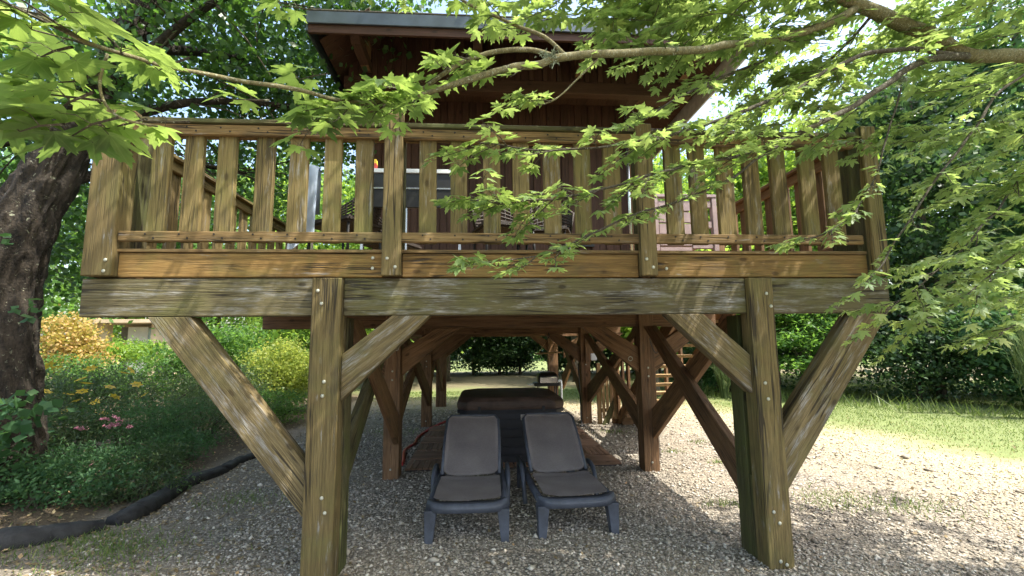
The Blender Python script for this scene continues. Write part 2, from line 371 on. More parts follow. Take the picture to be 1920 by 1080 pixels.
# ------------------------------------------------------------------ ground
def ground_mat():
    m, t, b = newmat('gravel_and_lawn_ground'); geo = nd(t, 'ShaderNodeNewGeometry'); pos = geo.outputs['Position']
    sx = nd(t, 'ShaderNodeSeparateXYZ'); t.links.new(pos, sx.inputs[0]); X, Y = sx.outputs[0], sx.outputs[1]
    wob = mathn(t, 'MULTIPLY', mathn(t, 'SUBTRACT', nz(t, pos, .55, 5, 0, .6), .5), 5.)
    wobs = mathn(t, 'MULTIPLY', mathn(t, 'SUBTRACT', nz(t, pos, 2.5, 5, 0, .7), .5), 3.)
    wb = mathn(t, 'ADD', wob, wobs)
    # lawn measure: positive inside the lawn
    r = mathn(t, 'ADD', mathn(t, 'SUBTRACT', X, 7.4), mathn(t, 'MULTIPLY', Y, .22))
    far = mathn(t, 'SUBTRACT', mathn(t, 'ADD', Y, mathn(t, 'MULTIPLY', X, .25)), 10.2)
    q = mathn(t, 'ADD', mathn(t, 'MAXIMUM', r, far), mathn(t, 'MULTIPLY', wb, .5))
    # gravel colour
    vo = nd(t, 'ShaderNodeTexVoronoi'); vo.inputs['Scale'].default_value = 42; t.links.new(pos, vo.inputs['Vector'])
    gr = nd(t, 'ShaderNodeSeparateColor'); t.links.new(vo.outputs['Color'], gr.inputs[0])
    gc = ramp(t, gr.outputs[0], [(0, (.16, .135, .10)), (.4, (.31, .27, .21)), (1, (.46, .41, .335))])
    gap = ramp(t, vo.outputs['Distance'], [(.35, 1.), (.62, .35)])
    gc = mix(t, 1., gc, gap, 'MULTIPLY')
    dirt = ramp(t, nz(t, pos, 1.1, 6, .4, .65), [(.42, 0.), (.62, 1.)])
    gc = mix(t, mathn(t, 'MULTIPLY', dirt, .45), gc, (.30, .25, .18))
    dry = mix(t, nz(t, pos, 9, 6, 0, .7), (.30, .25, .14), (.46, .40, .27))
    green = mix(t, nz(t, pos, 6, 6, 0, .7), (.085, .135, .032), (.17, .215, .06))
    c = mix(t, ramp(t, q, [(.0, 0.), (.12, 1.)]), gc, dry)     # 0..1 range scaled below
    q1 = mathn(t, 'MULTIPLY', mathn(t, 'ADD', q, 3.6), .2, True)
    q2 = mathn(t, 'MULTIPLY', mathn(t, 'ADD', q, .4), .45, True)
    c = mix(t, ramp(t, q1, [(.15, 0.), (.7, .9)]), gc, dry)
    c = mix(t, ramp(t, q2, [(.1, 0.), (.7, .9)]), c, green)
    # soil and leaf litter of the bed, left; brown ground with the hedge's shade painted in
    bed = mathn(t, 'MULTIPLY', mathn(t, 'ADD', mathn(t, 'ADD', mathn(t, 'MULTIPLY', X, -1.), -3.55), mathn(t, 'MULTIPLY', wobs, .12)), 3., True)
    bedy = mathn(t, 'MULTIPLY', mathn(t, 'SUBTRACT', 14., Y), .5, True)
    soil = mix(t, nz(t, pos, 14, 6, 0, .75), (.035, .025, .015), (.15, .11, .065))
    c = mix(t, mathn(t, 'MULTIPLY', bed, bedy), c, soil)
    # worn brownish strip to the left of the gravel
    st = mathn(t, 'MULTIPLY', mathn(t, 'ADD', mathn(t, 'MULTIPLY', X, -1.), mathn(t, 'SUBTRACT', wb, 1.9)), .8, True)
    c = mix(t, mathn(t, 'MULTIPLY', mathn(t, 'MULTIPLY', st, mathn(t, 'SUBTRACT', 1., bed)), mathn(t, 'MULTIPLY', bedy, .6)), c, mix(t, nz(t, pos, 40, 4), (.07, .055, .035), (.24, .20, .15)))
    hedge_shade = mathn(t, 'MULTIPLY', mathn(t, 'ADD', mathn(t, 'SUBTRACT', Y, 13.2), wob), .5, True)
    hedge_shade = mathn(t, 'MULTIPLY', hedge_shade, mathn(t, 'MULTIPLY', mathn(t, 'SUBTRACT', 27., Y), .5, True))
    c = mix(t, mathn(t, 'MULTIPLY', hedge_shade, .8), c, mix(t, nz(t, pos, 20, 4), (.09, .07, .045), (.20, .155, .10)))  # back lawn browned and darkened in its colour to stand for hedge shade
    t.links.new(c, b.inputs['Base Color']); b.inputs['Roughness'].default_value = .95
    bu = nd(t, 'ShaderNodeBump'); bu.inputs['Strength'].default_value = .8; bu.inputs['Distance'].default_value = .02
    hh = mathn(t, 'ADD', mathn(t, 'MULTIPLY', vo.outputs['Distance'], -.6), nz(t, pos, 70, 4))
    t.links.new(hh, bu.inputs['Height']); t.links.new(bu.outputs[0], b.inputs['Normal']); return m

def gz(x, y):
    """gentle relief: bed rises slightly at left"""
    z = 0.
    z = .10*np.clip((-x-3.5)/1.5, 0, 1) + .02*np.sin(x*1.3+y*.7)*np.clip((np.abs(x)-3)/3, 0, 1)
    return z
xs = np.concatenate([np.linspace(-260, -14, 14), np.linspace(-12, 14, 90), np.linspace(16, 260, 14)])
ys = np.concatenate([np.linspace(-120, -8, 8), np.linspace(-6, 16, 70), np.linspace(18, 300, 20)])
GX, GY = np.meshgrid(xs, ys); GZ = gz(GX, GY)
V = np.stack([GX.ravel(), GY.ravel(), GZ.ravel()], 1); nx = len(xs)
ii, jj = np.meshgrid(np.arange(len(ys)-1), np.arange(nx-1), indexing='ij'); a = (ii*nx+jj).ravel()
gm = mesh_np('ground', V, np.stack([a, a+1, a+1+nx, a+nx], 1), True, [ground_mat()])
tag(link('ground', gm), kind='structure')

# ------------------------------------------------------------------ treehouse
TH = thing('treehouse', 'timber treehouse cabin with a railed deck on braced posts, over the loungers and hot tub', 'treehouse')
ZB, ZT = 1.88, 2.16
X0, X1 = -2.89, 3.31
PL, PR = -1.245, 2.10
bolt_me = None
def bolt_mesh():
    bm = bmesh.new(); bmesh.ops.create_uvsphere(bm, u_segments=10, v_segments=6, radius=.0135)
    for v in list(bm.verts):
        v.co.y *= .55
    return me_bm('bolt', bm, True)
bolt_me = bolt_mesh(); bolt_me.materials.append(M['metal'])
def bolt(parent, x, y, z, s=1.):
    o = link('bolt', bolt_me, None, parent)
    o.matrix_basis = parent.matrix_basis.inverted() @ Matrix.Translation((x, y, z)) @ Matrix.Scale(s, 4); return o

# front posts: a front leaf, a rear leaf and a solid foot between them
for x, w_, lab in ((PL, .215, 'left'), (PR, .195, 'right')):
    p = box('support_post', x, x+w_, -.05, .105, -.1, ZT-.003, M['post'], TH, 'z', .007)
    box('support_post', x+.004, x+w_-.004, .16, .33, -.1, ZB-.004, M['green'], TH, 'z', .006)
    box('post_filler', x+.012, x+w_-.012, .1065, .1585, -.1, .62, M['green'], TH, 'z', .003)
    for bx, bz in (((.045, 2.06), (.075, 1.965), (.115, 1.40), (.108, 1.30), (.13, .60), (.155, .50)) if lab == 'left' else
                   ((.135, 2.03), (.165, 1.93), (.07, 1.34), (.085, 1.22), (.06, .40), (.1, .32), (.085, .055), (.13, .03))):
        bolt(p, x+bx, -.054, bz)
# cross beams
bm1 = box('cross_beam', X0, PL-.002, 0, .10, ZB, ZT, M['beam'], TH, 'x', .006)
bm2 = box('cross_beam', PL+.217, PR-.002, 0, .10, ZB, ZT, M['beam'], TH, 'x', .006)
bm3 = box('cross_beam', PR+.197, X1, 0, .10, ZB, ZT, M['beam'], TH, 'x', .006)
box('cross_beam', X0+.02, X1-.02, .103, .157, ZB+.01, ZT-.005, M['inner'], TH, 'x', .004)
for ry, xa, xb in ((2.6, -2.80, 3.2), (6.3, -2.0, 3.0), (9.4, -2.0, 3.0)):
    box('cross_beam', xa, xb, ry-.0, ry+.12, ZB, ZT-.004, M['inner'], TH, 'x', .006)
# knee braces of the front frame (two leaves are one solid here)
def brace_xz(pts, y, th, mat, name='knee_brace'):
    return prism(name, [(a, y, b) for a, b in pts], (0, 1, 0), th, mat, TH,
                 (pts[3][0]-pts[0][0], 0, pts[3][1]-pts[0][1]), .005)
b1 = brace_xz([(-2.42, ZB-.003), (-2.12, ZB-.003), (PL-.003, .80), (PL-.003, .44)], .0, .13, M['brace'])
brace_xz([(-.665, ZB-.003), (-.385, ZB-.003), (PL+.218, 1.255), (PL+.218, 1.59)][::-1], -.005, .13, M['brace'])
brace_xz([(1.446, ZB-.003), (1.738, ZB-.003), (PR-.003, 1.555), (PR-.003, 1.26)], -.005, .13, M['brace'])
b4 = brace_xz([(2.975, ZB-.003), (3.285, ZB-.003), (PR+.198, .50), (PR+.198, .98)][::-1], .0, .13, M['brace'])
# inner rows
for ri, ry in enumerate((2.6, 6.3, 9.4)):
    for x in ((PL+.01, PR+.01) if ri < 2 else (PL+.01, 1.86)):
        wv = .2 if ri < 2 else .27
        p = box('support_post', x, x+wv, ry-.04, ry-.002, -.1, ZT-.01, M['inner'], TH, 'z', .005)
        box('support_post', x, x+wv, ry+.122, ry+.19, -.1, ZT-.01, M['inner'], TH, 'z', .005)
        box('post_filler', x+.004, x+wv-.004, ry-.001, ry+.121, -.1, ZB-.003, M['inner'], TH, 'z', .003)
        if ri < 2:
            for bz in (1.33, 1.22, .12): bolt(p, x+.1, ry-.044, bz)
    y_ = ry+.005
    if ri == 1: # extra short hanging timber beside the right post
        box('hanger_board', PR+.1, PR+.19, ry-.085, ry-.042, 1.28, 1.86, M['inner'], TH, 'z', .004)
    for flip in (0, 1):
        xl = PL+.21 if not flip else PR+.01
        sgn = 1 if not flip else -1
        brace_xz([(xl+sgn*.45, ZB-.003), (xl+sgn*.75, ZB-.003), (xl+sgn*.002, 1.26), (xl+sgn*.002, 1.60)][::1 if flip else -1], y_, .11, M['inner'])
        xo = PL+.01-.002 if not flip else PR+.21+.002
        if ri > 0 or not flip or True:
            brace_xz([(xo-sgn*.45, ZB-.003), (xo-sgn*.75, ZB-.003), (xo, 1.26), (xo, 1.60)][::-1 if flip else 1], y_, .11, M['inner'])
# X bracing along the depth, both sides, bays 1-2 and 2-3 and 3-4
def brace_yz(pts, x, th, mat, name='cross_brace'):
    return prism(name, [(x, a, b) for a, b in pts], (1, 0, 0), th, mat, TH,
                 (0, pts[3][0]-pts[0][0], pts[3][1]-pts[0][1]), .005)
for xb, m1 in ((PL+.06, M['green']), (PR+.055, M['inner'])):
    brace_yz([(.335, .36), (.335, .70), (2.24, ZB-.004), (2.52, ZB-.004)][::1], xb, .075, m1)      # up and back
    brace_yz([(.34, ZB-.004), (.62, ZB-.004), (2.555, .80), (2.555, .42)], xb+.078, .06, M['inner'])
    brace_yz([(2.80, .42), (2.80, .76), (5.95, ZB-.004), (6.22, ZB-.004)], xb, .07, M['inner'])
    brace_yz([(2.80, ZB-.004), (3.1, ZB-.004), (6.25, .80), (6.25, .42)], xb+.073, .06, M['inner'])
    brace_yz([(6.5, .42), (6.5, .76), (9.05, ZB-.004), (9.32, ZB-.004)], xb, .07, M['inner'])
    brace_yz([(6.5, ZB-.004), (6.8, ZB-.004), (9.35, .80), (9.35, .42)], xb+.073, .06, M['inner'])
# rings (steel eyes) on two posts
for (x, y, z) in ((PL+.16, 2.545, 1.62), (PR-.12, 2.58, 1.45)):
    tb = TB(); c = [(x+.028*math.cos(a), y-.01, z+.028*math.sin(a)) for a in np.linspace(0, 2*math.pi, 13)]
    tb.tube(c, .005, 5, False); tb.build('eye_ring', M['metal'], TH, True)
# floor: rim, joists, boards
box('rim_board', X0+.24, -.745, -.005, .04, ZT+.008, 2.350, M['fascia'], TH, 'x', .006)
box('rim_board', -.60, 1.238, -.005, .04, ZT+.008, 2.350, M['fascia'], TH, 'x', .006)
box('rim_board', 1.372, X1-.165, -.005, .04, ZT+.008, 2.350, M['fascia'], TH, 'x', .006)
for xa, xb in ((X0+.05, X0+.1), (X1-.12, X1-.07)): box('rim_board', xa, xb, .13, 9.5, ZT+.002, 2.348, M['inner'], TH, 'y', .004)
for k in range(11):
    x = -2.5+k*.54; box('joist', x, x+.06, .045, 9.5, ZT+.002, 2.349, M['inner'], TH, 'y', .003)
fl = box('deck_floor', X0+.22, X1-.17, -.02, .115, 2.353, 2.378, M['rail'], TH, 'x', .004)
for k in range(65):
    y = .122+k*.138
    o = link('deck_board', fl.data, None, fl)
    o.matrix_basis = Matrix.Translation((random.uniform(-.02, .02), 0, .1375*(k+1)+.004))
# (the floor board's local axes: X along grain, Z along world +Y)

# front railing
ZR0, ZR1 = 3.262, 3.345
fr = prism('front_railing', [(X0+.25, -.035, ZR0), (X1-.20, -.035, ZR0-.012), (X1-.20, -.035, ZR1-.012), (X0+.25, -.035, ZR1)], (0, 1, 0), .04, M['rail'], TH, (1, 0, 0), .006)
def child_of(o, par):
    mw = o.matrix_basis.copy(); o.parent = par; o.matrix_basis = par.matrix_basis.inverted() @ mw; return o
child_of(prism('cap_rail', [(X0+.22, -.055, ZR1+.003), (X1-.18, -.055, ZR1-.009), (X1-.18, -.055, ZR1+.027), (X0+.22, -.055, ZR1+.039)], (0, 1, 0), .14, M['green'], TH, (1, 0, 0), .005), fr)
child_of(box('bottom_rail', X0+.24, X1-.2, -.035, .005, 2.432, 2.508, M['rail'], TH, 'x', .006), fr)
child_of(box('back_rail', X0+.24, X1-.2, .056, .09, ZR0+.01, ZR1-.02, M['rail'], TH, 'x', .004), fr)
bal = [-2.494, -2.256, -2.008, -1.73, -1.481, -1.214, -.971, -.48, -.235, .021, .254, .502, .748, .985, 1.5, 1.705, 1.932, 2.168, 2.40, 2.648, 2.875]
for i, x in enumerate(bal):
    wv = .134+random.uniform(-.006, .004); tx = random.uniform(-.007, .007)
    o = prism('baluster', [(x+tx*.2, .006, 2.435), (x+wv+tx*.2, .006, 2.435), (x+wv+tx, .008, ZR1-.03), (x+tx, .008, ZR1-.03)], (0, 1, 0), .045, M['balu'], TH, (0, 0, 1), .005)
    child_of(o, fr)
tb = TB()
for i, x in enumerate(bal):
    for zz, dx in ((2.485, .035), (2.455, .095), (3.318, .03), (3.288, .10)):
        dz = -.012*(x-X0)/(X1-X0) if zz > 3 else 0
        tb.tube([(x+dx, -.0385, zz+dz), (x+dx, -.034, zz+dz)], .0075, 7)
nl = tb.build('nail_heads', M['nail'], TH); tag(nl, kind='stuff'); child_of(nl, fr)
# railing posts
def rpost(x, w_, zt, d0=-.065, d1=.10, mat='post'):
    p = box('railing_post', x, x+w_, d0, d1, ZT+.012, zt, M[mat], TH, 'z', .006); return p
lp = rpost(X0+.033, .205, 3.47)
bolt(lp, X0+.20, -.069, 2.285); bolt(lp, X0+.195, -.069, 2.205)
m1 = rpost(-.743, .14, 3.475, -.068, .0); bolt(m1, -.70, -.072, 2.30); bolt(m1, -.64, -.072, 2.235)
m2 = rpost(1.24, .13, 3.41, -.068, .0); bolt(m2, 1.28, -.072, 2.30); bolt(m2, 1.33, -.072, 2.235)
rp = rpost(X1-.16, .13, 3.43, -.07, -.008); bolt(rp, X1-.13, -.074, 2.30); bolt(rp, X1-.12, -.074, 2.205)
box('railing_post', -.72, -.60, .058, .12, 2.38, 3.30, M['green'], TH, 'z', .005)
box('railing_post', 1.25, 1.36, .058, .12, 2.38, 3.30, M['green'], TH, 'z', .005)
for zz in (2.315, 2.235): bolt(bm2, -.82, -.008, zz)
bolt(bm3, 1.46, -.008, 2.235)
box('railing_post', X0+.034, X0+.19, .155, .34, 2.38, 3.44, M['green'], TH, 'z', .006)
box('railing_post', X1-.19, X1-.05, .05, .32, ZT+.01, 3.435, M['green'], TH, 'z', .006)
# side railings
for xs_, xe, y1_ in ((X0+.07, X0+.11, 3.3), (X1-.13, X1-.09, 2.35)):
    ml = M['post'] if xs_ < 0 else M['inner']
    sr = box('side_railing', xs_, xe, .345, y1_, 3.25, 3.34, ml, TH, 'y', .005)
    child_of(box('cap_rail', xs_-.05, xe+.05, .345, y1_, 3.343, 3.375, ml, TH, 'y', .004), sr)
    child_of(box('bottom_rail', xs_, xe, .345, y1_, 2.432, 2.505, ml, TH, 'y', .005), sr)
    k = 0; y = .50
    side = 1 if xs_ < 0 else -1
    while y < y1_-.15:
        xx = xe+.002 if xs_ > 0 else xs_-.042
        child_of(box('baluster', xx, xx+.04, y, y+.13, 2.44, 3.31, ml, TH, 'z', .004), sr); y += .25
box('railing_post', X0+.03, X0+.17, 3.305, 3.42, 2.38, 3.46, M['inner'], TH, 'z', .005)
box('railing_post', X1-.17, X1-.04, 2.355, 2.47, 2.38, 3.47, M['inner'], TH, 'z', .005)

# ------------------------------------------------------------------ cabin
CX0, CX1, CY0, CY1, CZ1 = -1.64, 2.33, 3.4, 9.4, 5.55
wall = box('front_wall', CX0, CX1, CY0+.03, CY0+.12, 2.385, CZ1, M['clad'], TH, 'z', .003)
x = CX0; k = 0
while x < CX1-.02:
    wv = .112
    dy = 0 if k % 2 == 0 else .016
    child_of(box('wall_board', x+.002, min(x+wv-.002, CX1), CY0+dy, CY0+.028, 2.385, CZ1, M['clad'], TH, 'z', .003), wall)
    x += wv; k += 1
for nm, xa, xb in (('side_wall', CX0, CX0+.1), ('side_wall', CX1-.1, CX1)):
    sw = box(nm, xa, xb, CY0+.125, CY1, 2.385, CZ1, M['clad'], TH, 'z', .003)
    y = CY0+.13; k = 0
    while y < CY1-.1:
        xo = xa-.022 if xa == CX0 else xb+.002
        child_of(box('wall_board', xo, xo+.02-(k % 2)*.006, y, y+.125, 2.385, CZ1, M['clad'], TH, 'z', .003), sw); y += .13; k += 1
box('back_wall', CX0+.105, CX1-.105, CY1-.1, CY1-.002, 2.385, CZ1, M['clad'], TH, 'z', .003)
# corner boards, downpipe
box('corner_board', CX1+.0255, CX1+.09, CY0-.02, CY0+.1, 2.385, CZ1-.3, M['inner'], TH, 'z', .004)
tb = TB(); tb.tube([(CX1-.02, CY0-.07, 2.385), (CX1-.02, CY0-.07, 5.35)], .028, 10); tb.build('downpipe', M['steel'], TH, True)
box('wall_batten', 1.28, 1.75, CY0-.03, CY0-.004, 3.14, 3.19, M['black'], TH, 'x', .003)
# roof: hipped, seen from below
EX0, EX1, EY0, EY1, EZ = -2.02, 3.28, 1.62, 10.6, 5.38
RZ = 7.4; ridge = [(EX0+2.6, EY0+2.7), (EX1-2.6, EY1-2.7)]
def roofmesh(z_off):
    e = [(EX0, EY0, EZ+z_off), (EX1, EY0, EZ+z_off), (EX1, EY1, EZ+z_off), (EX0, EY1, EZ+z_off)]
    r0 = (.67, EY0+2.7, RZ+z_off); r1 = (.67, EY1-2.7, RZ+z_off); return e, r0, r1
tbv = []; tbf = []
for zo in (.10, .20):
    e, r0, r1 = roofmesh(zo); b_ = len(tbv); tbv += e+[r0, r1]
    fs = [(0, 1, 4), (1, 2, 5, 4), (2, 3, 5), (3, 0, 4, 5)]
    tbf += [tuple(b_+i for i in (f if zo > .15 else f[::-1])) for f in fs]
for i in range(4): j = (i+1) % 4; tbf.append((i, j, j+6, i+6))
me = bpy.data.meshes.new('roof'); me.from_pydata(tbv, [], tbf); me.update()
mossy = plain('mossy_roof_shingles', (.05, .045, .03), .95, 0, .5, 20, .8)
roof = link('roof', me, mossy, TH)
# fascia boards + metal flashing
child_of(prism('flashing', [(EX0-.02, EY0-.03, EZ+.03), (EX1+.02, EY0-.03, EZ+.03), (EX1+.02, EY0-.03, EZ+.185), (EX0-.02, EY0-.03, EZ+.185)], (0, 1, 0), .028, M['darkmetal'], TH, (1, 0, 0), .006), roof)
child_of(box('fascia_board', EX0, EX1, EY0, EY0+.035, EZ-.07, EZ+.097, M['clad'], TH, 'x', .003), roof)
child_of(prism('moss_edge', [(EX0-.0, EY0-.02, EZ+.19), (EX1+.0, EY0-.02, EZ+.19), (EX1, EY0-.02, EZ+.225), (EX0, EY0-.02, EZ+.225)], (0, 1, 0), .1, mossy, TH, (1, 0, 0), .012), roof)
child_of(box('flashing', EX0-.03, EX0-.002, EY0, EY1, EZ-.05, EZ+.19, M['darkmetal'], TH, 'y', .005), roof)
child_of(box('flashing', EX1+.002, EX1+.03, EY0, EY1, EZ-.22, EZ+.19, plain('pale_fascia', (.55, .55, .52), .5), TH, 'y', .005), roof)
# soffit boards (front slope), run up the slope
sl_ = (RZ-EZ)/2.7
x = EX0+.04
while x < EX1-.1:
    y1_ = EY0+.04+min(1.75, max(.12, min(x-EX0, EX1-x)*.98))
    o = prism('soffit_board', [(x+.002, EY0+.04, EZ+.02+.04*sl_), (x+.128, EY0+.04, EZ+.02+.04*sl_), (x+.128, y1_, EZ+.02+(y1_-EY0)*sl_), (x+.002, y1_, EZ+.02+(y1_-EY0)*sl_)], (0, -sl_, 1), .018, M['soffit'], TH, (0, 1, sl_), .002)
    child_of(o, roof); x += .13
# upper front wall strip of vertical boards over the porch beam, with brackets
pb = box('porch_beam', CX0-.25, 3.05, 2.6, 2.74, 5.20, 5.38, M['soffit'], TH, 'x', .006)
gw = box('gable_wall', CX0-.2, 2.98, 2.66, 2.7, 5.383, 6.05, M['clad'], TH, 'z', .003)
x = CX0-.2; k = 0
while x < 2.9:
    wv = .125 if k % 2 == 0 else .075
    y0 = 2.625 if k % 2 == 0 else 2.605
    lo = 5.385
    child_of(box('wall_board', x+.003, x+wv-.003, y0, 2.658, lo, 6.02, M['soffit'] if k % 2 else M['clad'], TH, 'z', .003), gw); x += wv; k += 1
for bx in (-1.63, -.10, 1.33, 2.85):
    pr = prism('roof_bracket', [(bx, 1.80, 5.56), (bx, 2.60, 5.56), (bx, 2.60, 5.42), (bx, 2.0, 5.44)], (1, 0, 0), .12, M['soffit'], TH, (0, 1, 0), .005)
    box('bracket_post', bx+.005, bx+.115, 2.42, 2.54, 5.42, 5.86, M['inner'], TH, 'z', .006)
for bx in (-1.0, .55, 1.95):
    child_of(prism('rafter', [(bx, EY0+.05, EZ-.03), (bx, 3.3, EZ-.03+1.65*sl_), (bx, 3.3, EZ+.008+1.66*sl_), (bx, EY0+.05, EZ+.01)], (1, 0, 0), .07, M['soffit'], TH, (0, 1, sl_), .003), roof)
# porch ceiling boards, running back to the wall
x = CX0-.2; cl = None
while x < 2.95:
    o = box('ceiling_board', x+.002, x+.158, 2.742, CY0-.002, 5.47, 5.49, M['soffit'], TH, 'y', .002); x += .16
box('tie_beam', CX0-.25, CX0-.1, .0+2.745, CY0-.005, 5.20, 5.38, M['soffit'], TH, 'y', .005)
# side eave soffits
for sgn, ex in ((1, EX0), (-1, EX1)):
    y = EY0+.3
    while y < 9.5:
        xa = ex+sgn*.03; xb = ex+sgn*.62 if sgn > 0 else ex-.95
        prism('soffit_board', [(xa, y, EZ+.03), (xb, y, EZ+.03+abs(xb-ex)*.75), (xb, y+.14, EZ+.03+abs(xb-ex)*.75), (xa, y+.14, EZ+.03)], (0, 0, 1), .015, M['soffit'], TH, (1, 0, 0), .002); y += .145

# ------------------------------------------------------------------ stairs (right, behind)
st = thing('staircase', 'wooden staircase with slatted handrail rising to the right side of the deck', 'staircase', (3.0, 6.3, 0))
def ch(o, par):
    o.parent = par; o.matrix_basis = Matrix.Translation(par.location).inverted() @ o.matrix_basis; return o
n_st = 12
for sx_ in (2.83, 3.62):
    ch(prism('stringer', [(sx_, 6.45, 0), (sx_, 6.10, 0), (sx_, 2.75, 2.15), (sx_, 2.75, 2.36), (sx_, 2.95, 2.36)], (1, 0, 0), .05, M['inner'], None, (0, -3.4, 2.2), .004), st)
for k in range(n_st):
    z = 2.36*(k+1)/(n_st+1); y = 6.3-3.5*(k+.6)/(n_st+1)
    ch(box('tread', 2.882, 3.618, y-.14, y+.14, z-.045, z, M['oldwood'], None, 'x', .004), st)
    if k < 2: ch(box('riser', 2.882, 3.618, y-.13, y-.105, z-.19, z-.05, M['inner'], None, 'x', .003), st)
ch(box('newel_post', 2.74, 2.83, 6.2, 6.3, 0, 1.2, M['inner'], None, 'z', .004), st)
ch(box('newel_post', 2.42, 2.50, 6.15, 6.24, 0, 1.25, M['oldwood'], None, 'z', .004), st)
for k in range(9):
    y = 6.0-k*.36; z = 2.36*(6.3-y)/3.6
    if k < 3: ch(box('baluster', 2.785, 2.825, y-.06, y+.05, z+.0, z+.92, M['inner'], None, 'z', .003), st)
    if k % 2: ch(box('baluster', 3.675, 3.715, y-.06, y+.05, z+.0, z+.92, M['inner'], None, 'z', .003), st)
for xx in (2.83, 3.64):
    ch(prism('handrail', [(xx-.045, 6.25, .92), (xx-.045, 2.9, 3.12), (xx-.045, 2.9, 3.22), (xx-.045, 6.25, 1.02)], (1, 0, 0), .04, M['inner'], None, (0, -3.35, 2.2), .004), st)
# low slatted side gate beside the stair foot
gt = thing('slatted_gate', 'short upright-board gate leaning beside the foot of the staircase', 'gate', (2.6, 6.2, 0))
for k in range(5):
    ch(box('gate_board', 2.50+k*.075, 2.56+k*.075, 6.10-k*.02, 6.125-k*.02, .12, 1.12, M['oldwood'], None, 'z', .003), gt)
ch(box('gate_rail', 2.49, 2.87, 6.13, 6.16, .25, .32, M['inner'], None, 'x', .003), gt)
ch(box('gate_rail', 2.49, 2.87, 6.13, 6.16, .90, .97, M['inner'], None, 'x', .003), gt)
ch(prism('gate_brace', [(2.47, 6.05, .0), (2.60, 6.05, .0), (2.86, 6.05, .62), (2.78, 6.05, .66)], (0, 1, 0), .04, M['green'], None, (.3, 0, .6), .003), gt)

# ------------------------------------------------------------------ hot tub, decking, hose
tub = thing('hot_tub', 'square black hot tub with folded vinyl cover under the deck', 'hot tub', (.42, 3.85, 0))
def octo(hw, hd, c, z): return [(-hw+c, -hd, z), (hw-c, -hd, z), (hw, -hd+c, z), (hw, hd-c, z), (hw-c, hd, z), (-hw+c, hd, z), (-hw, hd-c, z), (-hw, -hd+c, z)]
def loft(name, rings, mat, par, bev=.008, smooth=False):
    bm = bmesh.new(); R = [[bm.verts.new(p) for p in r] for r in rings]; k = len(R[0])
    for a_, b_ in zip(R, R[1:]):
        for i in range(k): bm.faces.new((a_[i], a_[(i+1) % k], b_[(i+1) % k], b_[i]))
    bm.faces.new(R[0][::-1]); bm.faces.new(R[-1])
    if bev: bmesh.ops.bevel(bm, geom=bm.edges[:], offset=bev, segments=2, affect='EDGES', clamp_overlap=True)
    bmesh.ops.recalc_face_normals(bm, faces=bm.faces)
    return link(name, me_bm(name, bm, smooth), mat, par)
loft('shell', [octo(.70, .72, .12, .0), octo(.70, .72, .12, .74)], M['tub'], tub)
for i in range(6):
    z = .02+i*.121
    loft('panel', [octo(.728, .748, .12, z), octo(.728, .748, .12, z+.105)], M['tub'], tub, .012)
cv = loft('cover', [octo(.75, .77, .13, .745), octo(.765, .785, .14, .80), octo(.765, .785, .15, .845), octo(.745, .765, .20, .885), octo(.70, .73, .22, .915)], M['cover'], tub, .012)
loft('cover_skirt', [octo(.757, .777, .13, .70), octo(.762, .782, .13, .748)], M['tub'], tub, .004)
lab = TB(); lab.box(.13, .25, -.752, -.7495, .60, .68); o = lab.build('sticker', M['steel'], tub)
for cx in (-.45, .45):
    t_ = TB(); t_.box(cx-.02, cx+.02, -.79, -.786, .68, .80); t_.build('strap', M['black'], tub)

# wooden deck tiles: each tile a thing, each slat a part
tile_spots = []
xs_t = [-1.02+.49*k for k in range(6)]
slat = {}
def make_tile(x, y, o_, label):
    t_ = thing('deck_tile', label, 'deck tile', (x, y, 0), 0, 'wooden tiles laid under the hot tub')
    for k in range(6):
        if o_: # slats along Y
            nm = ('v',)
            if nm not in slat:
                q = box('slat', -.235, -.163, -.24, .24, .012, .034, M['tile'], t_, 'y', .003); slat[nm] = q.data; base[nm] = q.matrix_basis.copy()
            else:
                q = link('slat', slat[nm], None, t_); q.matrix_basis = Matrix.Translation((k*.079, 0, random.uniform(0, .002))) @ base[nm]
        else:
            nm = ('h',)
            if nm not in slat:
                q = box('slat', -.24, .24, -.235, -.163, .012, .034, M['tile'], t_, 'x', .003); slat[nm] = q.data; base[nm] = q.matrix_basis.copy()
            else:
                q = link('slat', slat[nm], None, t_); q.matrix_basis = Matrix.Translation((0, k*.079, random.uniform(0, .002))) @ base[nm]
    tb_ = TB(); tb_.box(-.238, .238, -.238, .238, .0, .011); tb_.build('backing', M['black'], t_)
base = {}
sidew = ['left edge', 'second column', 'third column', 'fourth column', 'fifth column', 'right edge']
roww = ['nearest row, beside the loungers', 'second row', 'third row', 'fourth row', 'fifth row', 'back row, farthest from the loungers']
for i in range(6):
    for j in range(6):
        cx = -.78+i*.49; cy = 3.15+j*.56
        if -.35 < cx < 1.2 and 3.3 < cy < 4.5: continue
        make_tile(cx, cy, (i+j) % 2 == 0, 'brown slatted deck tile at the %s, %s' % (sidew[i], roww[j]))
hz = [(-1.10, 3.2, .02), (-1.12, 3.45, .02), (-1.20, 4.1, .022), (-1.12, 4.6, .02), (-1.14, 5.1, .02), (-1.06, 5.7, .02), (-.85, 6.6, .02), (-.55, 7.2, .02), (.2, 7.6, .02)]
tb = TB(); tb.tube(smooth_path(hz), .022, 8); tag(tb.build('garden_hose', M['red'], None, True), 'red garden hose curving round the left edge of the deck tiles', 'hose')

